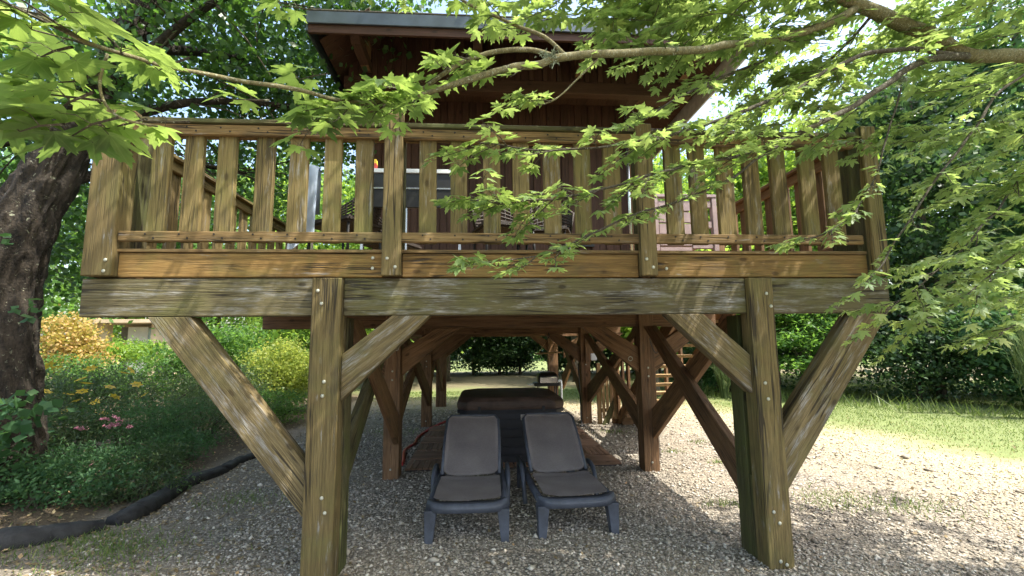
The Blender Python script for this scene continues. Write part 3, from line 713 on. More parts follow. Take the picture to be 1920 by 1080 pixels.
# ------------------------------------------------------------------ loungers
def make_lounger(label, loc, rz):
    L = thing('sun_lounger', label, 'sun lounger', loc, rz, 'sun loungers in front of the hot tub')
    W_ = .35; ZS = .30; HY = .78; ang = math.radians(39); BL = .78
    # frame: foot bar, side rails, legs
    bm = bmesh.new()
    prof = []
    for i in range(13):
        x = -W_+2*W_*i/12
        y = -.02 + .10*abs(x/W_)**6
        prof.append((x, y))
    vs = []
    for (x, y) in prof:
        zd = .018*abs(x/W_)**4
        ring = [bm.verts.new((x, y+.0, ZS-.055)), bm.verts.new((x, y-.012, ZS-.01+zd)), bm.verts.new((x*.985, y+.02, ZS+.018+zd)), bm.verts.new((x*.97, y+.13, ZS+.008)), bm.verts.new((x*.97, y+.12, ZS-.04))]
        vs.append(ring)
    for a_, b_ in zip(vs, vs[1:]):
        for k in range(5): bm.faces.new((a_[k], a_[(k+1) % 5], b_[(k+1) % 5], b_[k]))
    bm.faces.new(vs[0]); bm.faces.new(vs[-1][::-1]); bmesh.ops.recalc_face_normals(bm, faces=bm.faces)
    bmesh.ops.bevel(bm, geom=bm.edges[:], offset=.004, segments=1, affect='EDGES', clamp_overlap=True)
    link('foot_bar', me_bm('foot_bar', bm, True), M['lounger'], L)
    for s in (-1, 1):
        t1 = TB(); P = [(s*(W_-.03), .08, ZS-.02), (s*(W_-.025), .5, ZS-.02), (s*(W_-.035), 1.0, ZS-.02), (s*(W_-.045), 1.78, ZS-.03)]
        t1.tube(P, [.036, .034, .034, .03], 8); t1.build('side_rail', M['lounger'], L, True)
        # arm-like arched side piece
        t1 = TB(); P = smooth_path([(s*(W_+.02), .72, .06), (s*(W_+.03), .80, .30), (s*(W_+.028), .95, .375), (s*(W_+.028), 1.12, .34), (s*(W_+.02), 1.2, .08)], 5)
        t1.tube(P, .024, 8); t1.build('side_arch', M['lounger'], L, True)
    def leg(x, y, wx=.10, wy=.075):
        s = 1 if x > 0 else -1
        bm = bmesh.new()
        top = [(x-s*wx*.6, y-wy*.6), (x+s*wx*.45, y-wy*.6), (x+s*wx*.45, y+wy), (x-s*wx*.6, y+wy)]
        rings = []
        for zz, k in ((-.02, .62), (.12, .8), (ZS-.04, 1.)):
            rings.append([bm.verts.new((x+(a-x)*k+s*.012*(1-zz/ZS), y+(b_-y)*k-.015*(1-zz/ZS), zz)) for a, b_ in top])
        for a_, b_ in zip(rings, rings[1:]):
            for k in range(4): bm.faces.new((a_[k], a_[(k+1) % 4], b_[(k+1) % 4], b_[k]))
        bm.faces.new(rings[0]); bm.faces.new(rings[-1])
        # recess on the front face
        bmesh.ops.recalc_face_normals(bm, faces=bm.faces)
        bmesh.ops.bevel(bm, geom=bm.edges[:], offset=.004, segments=1, affect='EDGES', clamp_overlap=True)
        link('leg', me_bm('leg', bm, False), M['lounger'], L)
    for s in (-1, 1):
        leg(s*(W_-.035), .06); leg(s*(W_-.05), 1.55)
    # seat + back fabric as one sheet with slight sag and creases
    def sheet(name, y0, y1, f, wf, mat, th=.016, nu=14, nv=22, corner=.05):
        bm = bmesh.new(); G = []
        for j in range(nv+1):
            v = j/nv; row = []
            for i in range(nu+1):
                u = -1+2*i/nu
                y, z = f(v); wdt = wf(v)
                # chamfered corners
                e = min(v, 1-v)*(y1-y0)
                if corner and e < corner: wdt -= (corner-e)
                sag = -.016*(1-u*u)
                row.append(bm.verts.new((u*wdt, y, z+sag+.004*math.sin(9*v+3*u))))
            G.append(row)
        for j in range(nv):
            for i in range(nu): bm.faces.new((G[j][i], G[j][i+1], G[j+1][i+1], G[j+1][i]))
        r = bmesh.ops.solidify(bm, geom=bm.faces[:], thickness=-th)
        bmesh.ops.recalc_face_normals(bm, faces=bm.faces)
        return link(name, me_bm(name, bm, True), mat, L)
    def fs(v):
        y = .05+v*(HY-.05); z = ZS+.045+.012*math.exp(-((v-.93)/.03)**2)-.012*math.exp(-((v-.86)/.03)**2)+.010*math.exp(-((v-.79)/.02)**2)
        return y, z
    sheet('seat_fabric', .05, HY, fs, lambda v: .295+.0*v, M['fabric'])
    def fb(v):
        d = v*BL; return HY+.006+d*math.cos(ang), ZS+.052+d*math.sin(ang)
    sheet('back_fabric', 0, BL, fb, lambda v: .285, M['fabric'])
    # back frame rim
    P = []
    for (x, d) in ((-.29, .02), (-.295, .4), (-.29, BL-.05), (-.25, BL+.01), (0, BL+.018), (.25, BL+.01), (.29, BL-.05), (.295, .4), (.29, .02)):
        P.append((x, HY+.012+d*math.cos(ang), ZS+.035+d*math.sin(ang)))
    t1 = TB(); t1.tube(P, .02, 8); t1.build('back_frame', M['lounger'], L, True)
    for s in (-1, 1):
        t1 = TB(); t1.tube([(s*.2, HY+.45*math.cos(ang), ZS+.45*math.sin(ang)), (s*.22, HY+.62, ZS-.02)], .013, 6); t1.build('back_prop', M['lounger'], L, True)
    return L
make_lounger('left reclining lounger with dark taupe fabric on blue-grey plastic frame', (-.125, .60, 0), -.02)
make_lounger('right reclining lounger with dark taupe fabric on blue-grey plastic frame', (.845, .64, 0), .05)

# ------------------------------------------------------------------ swing, barbecue, lamp, rod, lower bits
sw = thing('trapeze_swing', 'wooden bar swing hanging on cords from a beam near the barbecue', 'swing', (1.42, 6.2, 1.88))
tb = TB(); tb.tube([(-.30, 0, -.42), (.28, 0, -.395)], .018, 8); tb.build('bar', M['oldwood'], sw, True)
for e in ((-.22, 0, -.41), (.22, 0, -.39)):
    tb = TB(); tb.tube([(0, 0, -.10), e], .006, 5); tb.build('cord', M['oldwood'], sw, True)
tb = TB(); tb.tube([(0, 0, .02), (.012, 0, -.04), (-.006, 0, -.1)], .011, 6); tb.build('hook', M['black'], sw, True)
bq = thing('barbecue', 'black lidded barbecue on a trolley with pale flue behind the hot tub', 'barbecue', (1.66, 8.3, 0))
tb = TB()
for a in (-.22, .22):
    for b in (-.15, .15): tb.tube([(a, b, 0), (a, b, .62)], .014, 6)
tb.build('stand', M['black'], bq, True)
tb = TB(); tb.box(-.34, .30, -.22, .22, .62, .70); tb.build('firebox', M['black'], bq, False, .01)
tb = TB(); tb.box(-.20, .24, -.235, -.20, .70, .84); tb.build('front_panel', M['steel'], bq, False, .006)
loft('lid', [[(-.24, -.2, .70), (.26, -.2, .70), (.26, .2, .70), (-.24, .2, .70)], [(-.24, -.2, .86), (.26, -.2, .86), (.26, .2, .90), (-.24, .2, .90)], [(-.18, -.10, .95), (.20, -.10, .95), (.20, .14, .96), (-.18, .14, .96)]], M['black'], bq, .02)
tb = TB(); tb.tube([(-.2, -.26, .84), (.2, -.26, .84)], .012, 6); tb.build('handle', M['steel'], bq, True)
tb = TB(); tb.tube(smooth_path([(.24, -.1, .72), (.33, -.1, .74), (.35, -.1, .66), (.35, -.1, .1)]), .028, 8); tb.build('flue', M['white'], bq, True)
tb = TB(); tb.box(-.50, -.34, -.15, .15, .64, .66); tb.build('side_shelf', M['steel'], bq, False, .004)
lb = TB(); lb.box(2.33, 2.46, 6.28, 6.36, 1.30, 1.45); tag(lb.build('wall_lamp', M['white'], None, False, .012), 'small white box lamp on the far side of a post', 'lamp')
tb = TB(); tb.tube([(2.03, 5.9, 0), (2.03, 6.0, .08), (2.03, 6.16, 1.25)], .012, 6); tb.tube([(1.98, 5.88, .02), (2.06, 5.92, .02)], .025, 6)
tag(tb.build('iron_rod', M['black'], None, True), 'thin black iron rod standing against the third right post', 'rod')
tb = TB(); tb.tube(smooth_path([(2.235, 2.52, 1.72), (2.26, 2.51, 1.60), (2.31, 2.50, 1.52), (2.36, 2.5, 1.62), (2.37, 2.51, 1.74)]), .006, 5)
tag(tb.build('cable_loop', M['black'], None, True), 'thin black cable loop hanging on the second right post', 'cable')

# ------------------------------------------------------------------ on the deck
DZ = 2.382
tbl = thing('serving_table', 'long dark table with white top edge and metal legs on the deck', 'table', (-.80, .95, DZ-.05))
tb = TB(); tb.box(-.33, .63, -.25, .25, .93, .97); tb.build('table_top', M['white'], tbl, False, .004)
tb = TB(); tb.box(-.32, .62, -.235, -.2, .60, .925); tb.build('curtain', M['black'], tbl, False, .004)
tb = TB(); tb.box(-.32, .62, -.242, -.237, .775, .79); tb.build('shelf_edge', M['steel'], tbl)
for a in (-.30, .10, .60):
    tb = TB(); tb.box(a-.012, a+.012, -.22, -.19, 0, .60); tb.build('leg', M['steel'], tbl)
tb = TB(); tb.box(-.32, .62, -.22, -.2, .12, .15); tb.build('stretcher', M['steel'], tbl)
crt = thing('carton', 'small red and yellow carton standing on the serving table', 'box', (-1.05, .87, DZ+.925))
tb = TB(); tb.box(-.04, .04, -.03, .03, 0, .10); tb.build('sleeve', M['redcard'], crt); tb = TB(); tb.box(-.04, .04, -.03, .03, .1005, .14); tb.build('lid', M['yellow'], crt)
def chair(label, loc, rz):
    c = thing('wicker_chair', label, 'chair', loc, rz, 'wicker chairs on the deck')
    tb = TB()
    for k in range(15):
        a = math.pi*(k/14); tb.tube([(.27*math.cos(a), .06+.20*math.sin(a), .42), (.30*math.cos(a), .08+.26*math.sin(a), .42+.22+.24*math.sin(a)**2)], .010, 5)
    for h in np.linspace(.04, .95, 10):
        tb.tube([((.27+.03*h)*math.cos(a), .06+.02*h+(.20+.06*h)*math.sin(a), .42+h*(.22+.24*math.sin(a)**2)) for a in np.linspace(0, math.pi, 15)], .011, 5)
    tb.build('backrest', M['wicker'], c, True)
    tb = TB(); tb.box(-.27, .27, -.24, .22, .37, .43); tb.build('seat', M['wicker'], c, False, .02)
    for a in (-.23, .23):
        for b in (-.2, .2): tb = TB(); tb.tube([(a*1.08, b*1.1, 0), (a, b, .38)], .013, 6); tb.build('leg', M['black'], c, True)
    return c
chair('dark wicker chair between the pale towel and the serving table', (-1.28, .85, DZ), -.5)
chair('dark wicker chair behind the balusters left of the table, seen side on', (-1.02, 1.7, DZ), 1.1)
chair('dark wicker chair right of the serving table, second from the right', (.22, .95, DZ), .3)
chair('dark wicker chair with rounded back nearest the middle railing post', (.66, 1.15, DZ), -.3)
# towel on a drying frame
tw = thing('draped_towel', 'pale blue towel draped over a rail beside the wicker chair', 'towel', (-1.60, .75, DZ))
bm = bmesh.new(); G = []
for i in range(9):
    u = i/8; row = []
    for j, (yy, zz) in enumerate([(-.05, .12), (-.055, .35), (-.05, .6), (-.045, .82), (-.03, .93), (0, .965), (.03, .93), (.045, .8), (.05, .5)]):
        row.append(bm.verts.new((-.15+.24*u, yy+.012*math.sin(u*11+j*.6), zz-(.02*(2*u-1)**2 if j in (4, 5, 6) else 0)+(.16*u if j == 0 else 0))))
    G.append(row)
for i in range(8):
    for j in range(8): bm.faces.new((G[i][j], G[i+1][j], G[i+1][j+1], G[i][j+1]))
bmesh.ops.solidify(bm, geom=bm.faces[:], thickness=.008); bmesh.ops.recalc_face_normals(bm, faces=bm.faces)
link('cloth', me_bm('cloth', bm, True), M['towel'], tw)
tb = TB(); tb.tube([(-.10, 0, 0), (-.10, 0, .92), (.05, 0, .92), (.05, 0, 0)], .012, 6); tb.build('rack', M['white'], tw, True)
# mauve slatted seat
bs = thing('slatted_bench', 'mauve slatted plastic bench back near the right side railing', 'bench', (2.2, 1.3, DZ))
for k in range(6):
    tb = TB(); tb.box(-.26, .10, -.02, .02, .06+k*.13, .06+k*.13+.118); tb.build('back_slat', M['mauve'], bs, False, .005)
for k in (0, 2, 4, 6):
    z = .06+k*.115
    tb = TB(); tb.box(.105, .34, -.02, .02, z, z+.075); tb.build('slat', M['mauve'], bs, False, .005)
tb = TB(); tb.box(.345, .40, -.03, .03, 0, .86); tb.build('leg', M['mauve'], bs, False, .005)
tb = TB(); tb.box(-.32, -.265, -.03, .03, 0, .86); tb.build('leg', M['mauve'], bs, False, .005)
tb = TB(); tb.box(-.32, .40, -.035, .035, .862, .90); tb.build('top_rail', M['mauve'], bs, False, .006)
tb = TB(); tb.box(-.26, .34, .04, .45, .36, .41); tb.build('seat', M['mauve'], bs, False, .006)

# ------------------------------------------------------------------ foliage machinery
def leaf_cloud(blobs, n, size, cl=.28, up=.5, aspect=.6, seed=0, shell=.45, perc=26):
    r = np.random.default_rng(seed)
    B = np.array([b[:6] for b in blobs], float); wt = B[:, 3]*B[:, 4]*B[:, 5]; wt = wt**.67; wt /= wt.sum()
    nc = max(4, n//perc)
    bi = r.choice(len(B), nc, p=wt)
    d = r.normal(size=(nc, 3)); d /= np.linalg.norm(d, axis=1)[:, None]
    rad = shell+(1-shell)*r.random(nc)**.6
    cen = B[bi, :3]+d*B[bi, 3:6]*rad[:, None]
    ci = r.integers(0, nc, n)
    cs = cl*(.5+r.random(nc))
    p = cen[ci]+r.normal(size=(n, 3))*cs[ci][:, None]*np.array([1, 1, .55])
    nrm = r.normal(size=(n, 3)); nrm /= np.linalg.norm(nrm, axis=1)[:, None]
    nrm = nrm*(1-up)+np.array([0, 0, 1])*up; nrm /= np.linalg.norm(nrm, axis=1)[:, None]
    t = r.normal(size=(n, 3)); t -= (t*nrm).sum(1)[:, None]*nrm; t /= np.linalg.norm(t, axis=1)[:, None]
    b = np.cross(nrm, t); s = size*(.6+.8*r.random(n))[:, None]
    V = np.empty((n, 4, 3)); V[:, 0] = p-t*s*.5; V[:, 1] = p+b*s*.5*aspect-nrm*s*.06+t*s*.05; V[:, 2] = p+t*s*.5-nrm*s*.14; V[:, 3] = p-b*s*.5*aspect-nrm*s*.06+t*s*.05
    return V.reshape(-1, 3), np.arange(n*4).reshape(-1, 4)
def cloud_obj(name, blobs, n, size, mat, parent, **kw):
    V, Fq = leaf_cloud(blobs, n, size, **kw)
    o = link(name, mesh_np(name, V, Fq), mat, parent); return o
def trunk_mesh(P, R, k=10, rough=.0):
    tb = TB(); P = smooth_path(P, 5); n = len(P); Rr = np.interp(np.linspace(0, 1, n), np.linspace(0, 1, len(R)), R)
    tb.tube(P, list(Rr), k); return tb

# ---- left big tree: thick leaning trunk with furrowed bark
lt = thing('broadleaf_tree', 'big leaning tree with rough furrowed bark and small dark leaves, left edge', 'tree', (-5.2, 1.95, 0))
def rough_trunk(P, R, nseg=90, k=64, amp=.045):
    P = np.array(smooth_path(P, 12)); n = len(P); L = np.linspace(0, 1, n)
    Q = np.stack([np.interp(np.linspace(0, 1, nseg), L, P[:, i]) for i in range(3)], 1)
    Rr = np.interp(np.linspace(0, 1, nseg), np.linspace(0, 1, len(R)), R)
    V = []
    for i in range(nseg):
        t = Vector(Q[min(i+1, nseg-1)]-Q[max(i-1, 0)]).normalized(); a = t.cross(Vector((0, 1, .1))).normalized(); b = a.cross(t)
        for j in range(k):
            an = 2*math.pi*j/k; dr = a*math.cos(an)+b*math.sin(an)
            q = Vector(Q[i])+dr*Rr[i]
            nv = mnoise.fractal(Vector((q.x*7, q.y*7, q.z*2.2)), .9, 2.1, 4)
            ridge = 1-abs(mnoise.noise(Vector((math.cos(an)*4, math.sin(an)*4, Q[i][2]*1.1))))*2
            big = mnoise.noise(Vector((math.cos(an)*1.2, math.sin(an)*1.2, Q[i][2]*.8)))
            q += dr*(amp*nv*.8+amp*.6*ridge+big*.07*Rr[i]/.3)
            V.append(tuple(q))
    Fq = []
    for i in range(nseg-1):
        for j in range(k): Fq.append((i*k+j, i*k+(j+1) % k, (i+1)*k+(j+1) % k, (i+1)*k+j))
    nb = len(V); V += [tuple(Q[0]), tuple(Q[-1])]
    for j in range(k):
        Fq.append((j, nb, nb, (j+1) % k)) if False else None
    me_ = bpy.data.meshes.new('trunk')
    caps = [((j+1) % k, j, nb) for j in range(k)]+[((nseg-1)*k+j, (nseg-1)*k+(j+1) % k, nb+1) for j in range(k)]
    me_.from_pydata(V, [], Fq+caps); me_.update(); me_.shade_smooth(); return me_
link('trunk', rough_trunk([(-.22, 0, -.1), (-.15, 0, .6), (-.15, 0, 1.4), (-.15, 0, 2.3), (.05, .0, 3.2), (.34, .1, 4.1), (.65, .2, 5.2), (1.1, .4, 6.6)], [.60, .44, .39, .31, .25, .20, .15, .11], 130, 96, .06), M['bark'], lt)
link('limb', rough_trunk([(-.10, 0, 1.2), (-.40, .05, 2.3), (-.95, .2, 3.4), (-1.5, .4, 5.0)], [.30, .28, .20, .12], 40, 32), M['bark'], lt)
limbs = [[(.5, .1, 4.2), (1.3, .6, 4.9), (2.4, 1.4, 5.3), (3.4, 2.0, 5.4)], [(.9, .1, 5.0), (1.9, .0, 5.9), (2.9, .3, 6.6)],
         [(1.1, .2, 5.4), (1.5, 1.6, 6.2), (2.0, 3.2, 6.9)], [(.3, .1, 3.6), (.7, 1.2, 4.3), (1.2, 2.4, 4.6)], [(-.9, .2, 4.0), (-.6, 1.2, 4.8), (0, 2.4, 5.3)], [(1.4, .3, 6.2), (2.2, .6, 7.4), (3.4, 1.0, 8.4)]]
for lm in limbs:
    trunk_mesh(lm, [.075, .045, .015], 8).build('limb', M['bark'], lt, True)
tb = TB(); r_ = np.random.default_rng(3)
for k in range(170):
    lm = limbs[k % len(limbs)]; P = smooth_path(lm, 6); p = P[r_.integers(4, len(P))]
    d = r_.normal(size=3)*np.array([.9, .9, .45]); p1 = p+d*.45; p2 = p1+d*.35+np.array([0, 0, -.12])
    tb.tube([p, p1, p2], [.014, .009, .004], 4, False)
tw_ = tb.build('twigs', M['twigd'], lt); tag(tw_, kind='stuff')
cloud_obj('crown', [(2.3, 1.5, 5.7, 2.0, 1.7, .9), (.8, 1.9, 6.6, 2.4, 1.8, 1.6), (3.1, .8, 7.2, 1.6, 1.4, 1.2), (-1.3, 1.2, 5.2, 1.8, 1.4, 1.2), (1.1, 3.4, 5.1, 1.8, 1.4, .8), (-1.8, 2.6, 3.7, 1.6, 1.4, 1.3), (.6, -.2, 5.0, .9, .5, .8), (1.5, -.1, 6.0, 1., .6, .8)], 31000, .088, M['dark_leaf'], lt, cl=.24, up=.35, aspect=.85, seed=5, shell=.15, perc=22)
cloud_obj('hanging_sprays', [(2.9, 1.6, 4.9, .9, .8, .55), (1.4, 2.8, 4.2, .9, .8, .5), (3.4, 2.2, 5.0, .7, .8, .5)], 2200, .07, M['mid_leaf'], lt, cl=.2, up=.35, aspect=.85, seed=6, shell=.1, perc=16)
SH = cloud_obj('shoots', [(.75, -.55, 1.05, .22, .25, .35), (.30, -.55, .75, .3, .25, .4), (.15, -.7, .45, .35, .3, .3), (.35, -.5, 2.75, .16, .12, .1), (.62, -.5, 2.1, .1, .1, .06)], 420, .095, M['laurel_leaf'], lt, cl=.09, up=.4, aspect=.85, seed=8, shell=.2, perc=9)

tag(SH, kind='stuff')
# ---- tree builder for the background
def tree(name, label, cat, x, y, h, cr, mat, n, size, seed, z0=.25, bark_m='bark2', tr=.16, cl=.5, group=None, up=.3, flat=1., shell=.5, share=None, perc=26, aspect=.65):
    t_ = thing(name, label, cat, (x, y, float(gz(x, y))), 0, group)
    r = np.random.default_rng(seed)
    bend = r.normal(size=2)*.25
    pts = [(0, 0, -.1), (bend[0]*.3, bend[1]*.3, h*.35), (bend[0], bend[1], h*.7), (bend[0]*1.3, bend[1]*1.3, h*.93)]
    tb = trunk_mesh(pts, [tr, tr*.8, tr*.45, tr*.12], 8)
    for k in range(7):
        zz = h*(z0+(.9-z0)*k/7); a = k*2.4+r.random(); L = cr*(.75-.4*k/7)
        tb.tube([(bend[0]*zz/h, bend[1]*zz/h, zz), (L*.5*math.cos(a), L*.5*math.sin(a), zz+L*.25), (L*math.cos(a), L*math.sin(a), zz+L*.35)], [tr*.4, tr*.22, tr*.06], 5, False)
    tb.build('trunk', M[bark_m], t_, True)
    if share is not None: link('crown', share, None, t_); return t_
    blobs = [(bend[0], bend[1], h*(z0+(1-z0)*.5), cr*.8, cr*.8, h*(1-z0)*.5)]
    for k in range(7):
        a = r.random()*6.28; rr = cr*.55; zz = h*(z0+.1+(.85-z0)*r.random())
        blobs.append((rr*math.cos(a), rr*math.sin(a), zz, cr*.5, cr*.5, cr*.38*flat))
    cloud_obj('crown', blobs, n, size, mat, t_, cl=cl, up=up, seed=seed, shell=shell, perc=perc, aspect=aspect)
    return t_
def crown_of(t_): return [c for c in t_.children if c.name.startswith('crown')][0].data

# hedge trees along the back
hlab = ['leftmost', 'second from the left', 'third from the left', 'fourth from the left', 'fifth from the left', 'sixth from the left', 'seventh from the left', 'eighth from the left', 'ninth from the left', 'tenth from the left', 'eleventh from the left', 'rightmost']
hedge_me = []
hlab += ['twelfth from the left', 'thirteenth from the left', 'fourteenth from the left', 'fifteenth from the left']; hlab[11], hlab[15] = hlab[12], hlab[11]
hlab = hlab[:11]+['twelfth from the left', 'thirteenth from the left', 'fourteenth from the left', 'fifteenth from the left', 'rightmost']
for k in range(16):
    x = -8.2+k*1.5+random.uniform(-.3, .3); y = 22.4+random.uniform(-.4, .4)
    t_ = tree('hedge_tree', 'dark hedge tree behind the lawn, %s of its row' % hlab[k], 'tree', x, y, 5.4, 1.7, M['ever_leaf'], 17000, .15, 40+k, z0=.01, tr=.10, cl=.22, group='trees of the hedge behind the lawn', shell=.05, share=hedge_me[k % 3] if len(hedge_me) == 3 else None)
    if len(hedge_me) < 3: hedge_me.append(crown_of(t_))

# trees beyond, left to right
T = [
 ('mid', 13.0, 16.5, 15.0, 3.6, 'lime_leaf', 'very tall airy tree rising beyond the right end of the railing'),
 ('mid', 17.5, 14.0, 15.0, 3.8, 'mid_leaf', 'very tall loose tree at the upper right, behind the maple branches'),
 ('mid', 9.2, 21.0, 12.5, 3.0, 'mid_leaf', 'tall tree beyond the lawn, showing just right of the eaves'),
 ('mid', 4.2, 17.0, 12.0, 3.2, 'mid_leaf', 'tall tree behind the cabin that shades the back lawn, right'),
 ('mid', -1.6, 18.4, 11.0, 3.0, 'mid_leaf', 'tall tree behind the cabin that shades the back lawn, left'),
 ('lime', -14.5, 9.5, 6.5, 2.4, 'mid_leaf', 'leafy green tree behind the leaning trunk, at the left edge'),
 ('lime', -9.0, 16.5, 10.5, 2.5, 'lime_leaf', 'tall bright tree seen between the second and third left balusters'),
 ('lime', -14.5, 20.0, 12.0, 3.0, 'mid_leaf', 'tall mid green tree seen just right of the left corner post'),
 ('lime', -16.0, 18.5, 7.0, 2.6, 'lime_leaf', 'bright green tree beyond the shrub bed, seen left of the deck post'),
 ('lime', -5.0, 12.5, 7.4, 2.0, 'lime_leaf', 'lime green small tree seen between the left balusters'),
 ('mid', -3.2, 15.5, 5.6, 2.2, 'lime_leaf', 'lime green tree seen between balusters beside the pale towel'),
 ('mid', -13.5, 21.0, 10., 4.0, 'mid_leaf', 'tall mid green tree standing beyond the cream garden hut'),
 ('mid', -17.0, 12.0, 10., 4.0, 'mid_leaf', 'tall green tree at the far left behind the trunk'),
 ('mid', -9.0, 24.0, 6.5, 3.5, 'lime_leaf', 'broad bright tree at the back left beyond the shrubs'),
 ('mid', 5.4, 10.8, 8.0, 2.2, 'lime_leaf', 'bright green tree behind the mauve bench, right of the cabin'),
 ('mid', 8.0, 11.8, 8.6, 2.2, 'lime_leaf', 'bright green tree seen through the balusters near the right end'),
 ('dark', 10.8, 11.4, 9.0, 2.4, 'lime_leaf', 'mid green tree directly behind the right end post'),
 ('ever', 13.4, 9.4, 10.5, 1.9, 'ever_leaf', 'dark ivy-clad tree right of the deck'),
 ('ever', 16.4, 8.6, 12., 1.7, 'laurel_leaf', 'dark narrow evergreen standing tall behind the maple sprays'),
 ('mid', 19.5, 11.5, 11., 3.6, 'mid_leaf', 'tall loose green tree in the right background'),
 ('mid', 15.0, 15.5, 12., 3.6, 'mid_leaf', 'tall green tree far behind the dark evergreens'),
 ('mid', 8.5, 18.5, 9.0, 3.2, 'mid_leaf', 'tall green tree beyond the lawn right of the roof'),
 ('lime', 17.5, 5.2, 7.5, 2.6, 'lime_leaf', 'yellow-green tree at the right edge behind the broom'),
 ('lime', 21.0, 3.0, 9.5, 3.4, 'lime_leaf', 'bright green tree beyond the right edge of the lawn'),
 ('ever', 11.6, 14.2, 9.0, 2.2, 'ever_leaf', 'dark evergreen behind the laurel thicket'),
]
shared = {}
for i, (knd, x, y, h, cr, mt, lab) in enumerate(T):
    tree('background_tree', lab, 'tree', x, y, h, cr, M[mt], 15000 if knd != 'ever' else 17000, .17, 70+i, z0=.16 if knd != 'ever' else .08, cl=.38, shell=.35, tr=.17)

# far wood as one mass all round
V, Fq = leaf_cloud([(-42, 34, 5, 16, 6, 7), (-20, 44, 5, 18, 6, 6.5), (6, 48, 5, 18, 6, 6), (30, 40, 6, 16, 6, 9), (46, 18, 6, 8, 18, 9), (-46, 10, 5, 8, 18, 8), (34, -10, 6, 6, 16, 8)], 60000, .55, cl=1.2, seed=90, shell=.3)
tag(link('far_wood', mesh_np('far_wood', V, Fq), M['mid_leaf']), 'far-off woodland reading as one green mass behind the trees', 'woodland', kind='stuff')
V, Fq = leaf_cloud([(12, 12.6, 1.4, 2.2, 1., 1.6), (15.5, 9.6, 1.2, 2.4, 1.2, 1.6), (18, 6.5, 1.2, 2.2, 1.4, 1.6), (9, 14.5, 1.2, 2.2, 1.2, 1.5), (13.8, 11.4, 2.4, 3, 1.3, 1.6)], 22000, .15, cl=.4, seed=91, shell=.1)
V2, F2 = leaf_cloud([(0, 24.5, .9, 9, .6, 1.0), (12, 23.5, 1.2, 6, .8, 1.3)], 16000, .16, cl=.3, seed=92, shell=.05); F2 = F2+len(V); V = np.concatenate([V, V2]); Fq = np.concatenate([Fq, F2])
tag(link('undergrowth', mesh_np('undergrowth', V, Fq), M['ever_leaf']), 'dark undergrowth filling the gaps below the trees on the right', 'undergrowth', kind='stuff')

# ---- right thicket shrubs
def shrub(name, label, x, y, blobs, n, size, mt, seed, cl=.12, aspect=.5, up=.35, stems=8, group=None, cat='shrub', perc=14, shell=.2):
    s_ = thing(name, label, cat, (x, y, float(gz(x, y))), 0, group)
    r = np.random.default_rng(seed); tb = TB()
    for k in range(stems):
        b = blobs[r.integers(len(blobs))]; e = (b[0]+r.normal()*b[3]*.4, b[1]+r.normal()*b[4]*.4, b[2]+b[5]*.5*r.random())
        tb.tube([(r.normal()*.05, r.normal()*.05, -.05), (e[0]*.4, e[1]*.4, e[2]*.55), e], [.02, .013, .005], 4, False)
    tb.build('stems', M['twigd'], s_)
    cloud_obj('foliage', blobs, n, size, M[mt], s_, cl=cl, aspect=aspect, up=up, seed=seed, perc=perc, shell=shell); return s_
shrub('laurel_shrub', 'layered blue-green shrub on the lawn edge, left of the right outer brace', 8.2, 11.6, [(0, 0, .9, 1.3, .8, .9), (-.4, -.3, 1.6, 1., .7, .5), (.6, -.2, 1.9, 1.1, .8, .5)], 5200, .17, 'laurel_leaf', 101, .22, .35, .5)
shrub('layered_shrub', 'light green shrub with layered feathery branches under the right end of the beam', 9.6, 9.6, [(-.6, -.3, 1.7, 1.2, .6, .22), (.5, -.4, 2.1, 1.3, .6, .22), (.9, -.3, 1.35, 1.2, .6, .2), (-.4, -.4, 1.0, 1.1, .6, .2), (.2, 0, 2.5, 1.1, .6, .25)], 4200, .16, 'mid_leaf', 102, .16, .35, .6)
shrub('dark_bush', 'large dark glossy bush in shade at the right of the lawn', 11.9, 8.6, [(0, 0, 1.1, 1.5, 1., 1.1), (.8, -.4, 1.9, 1.2, .9, .8)], 7000, .12, 'ever_leaf', 103, .2, .6)
shrub('dark_bush', 'dark glossy bush beside the dead branches', 13.2, 6.8, [(0, 0, 1.1, 1.2, 1., 1.1), (-.5, 0, 2.0, 1.1, .9, .8)], 6000, .12, 'laurel_leaf', 104, .2, .6)
def broom(label, x, y, h, n, seed, mt='broom', spread=.5):
    s_ = thing('broom_shrub', label, 'shrub', (x, y, 0)); r = np.random.default_rng(seed)
    tb = TB()
    for k in range(n):
        a = r.random()*6.28; t = r.random()**.7*spread; zz = h*(.55+.45*r.random())
        p = np.array([math.cos(a)*t*.3, math.sin(a)*t*.3, 0]); e = np.array([math.cos(a)*t, math.sin(a)*t, zz])
        m_ = (p+e)/2+np.array([math.cos(a), math.sin(a), 0])*-.05+r.normal(size=3)*.04
        tb.tube([p, m_, e], [.010, .007, .003], 3, False)
        for q in range(3):
            f = .4+.2*q; b0 = p*(1-f)+e*f; b1 = b0+np.array([r.normal()*.1, r.normal()*.1, .25]); tb.tube([b0, b1], [.006, .002], 3, False)
    tb.build('stems', M[mt], s_); return s_
broom('feathery broom clump between the right front post and its outer brace', 7.3, 10.2, 1.5, 110, 111, spread=.35)
broom('tall wispy broom behind the dead branches at the right edge', 12.2, 4.6, 2.6, 130, 112, spread=.6)
broom('pale thin broom at the far right edge of the lawn', 13.4, 4.5, 2.9, 130, 113, spread=.6)
broom('slender broom left of the dead branch pile', 11.6, 5.6, 2.4, 80, 114, spread=.4)
db = thing('dead_branch_pile', 'tangled pile of dead brown branches at the lawn edge, far right', 'branches', (11.9, 4.5, 0)); r_ = np.random.default_rng(12)
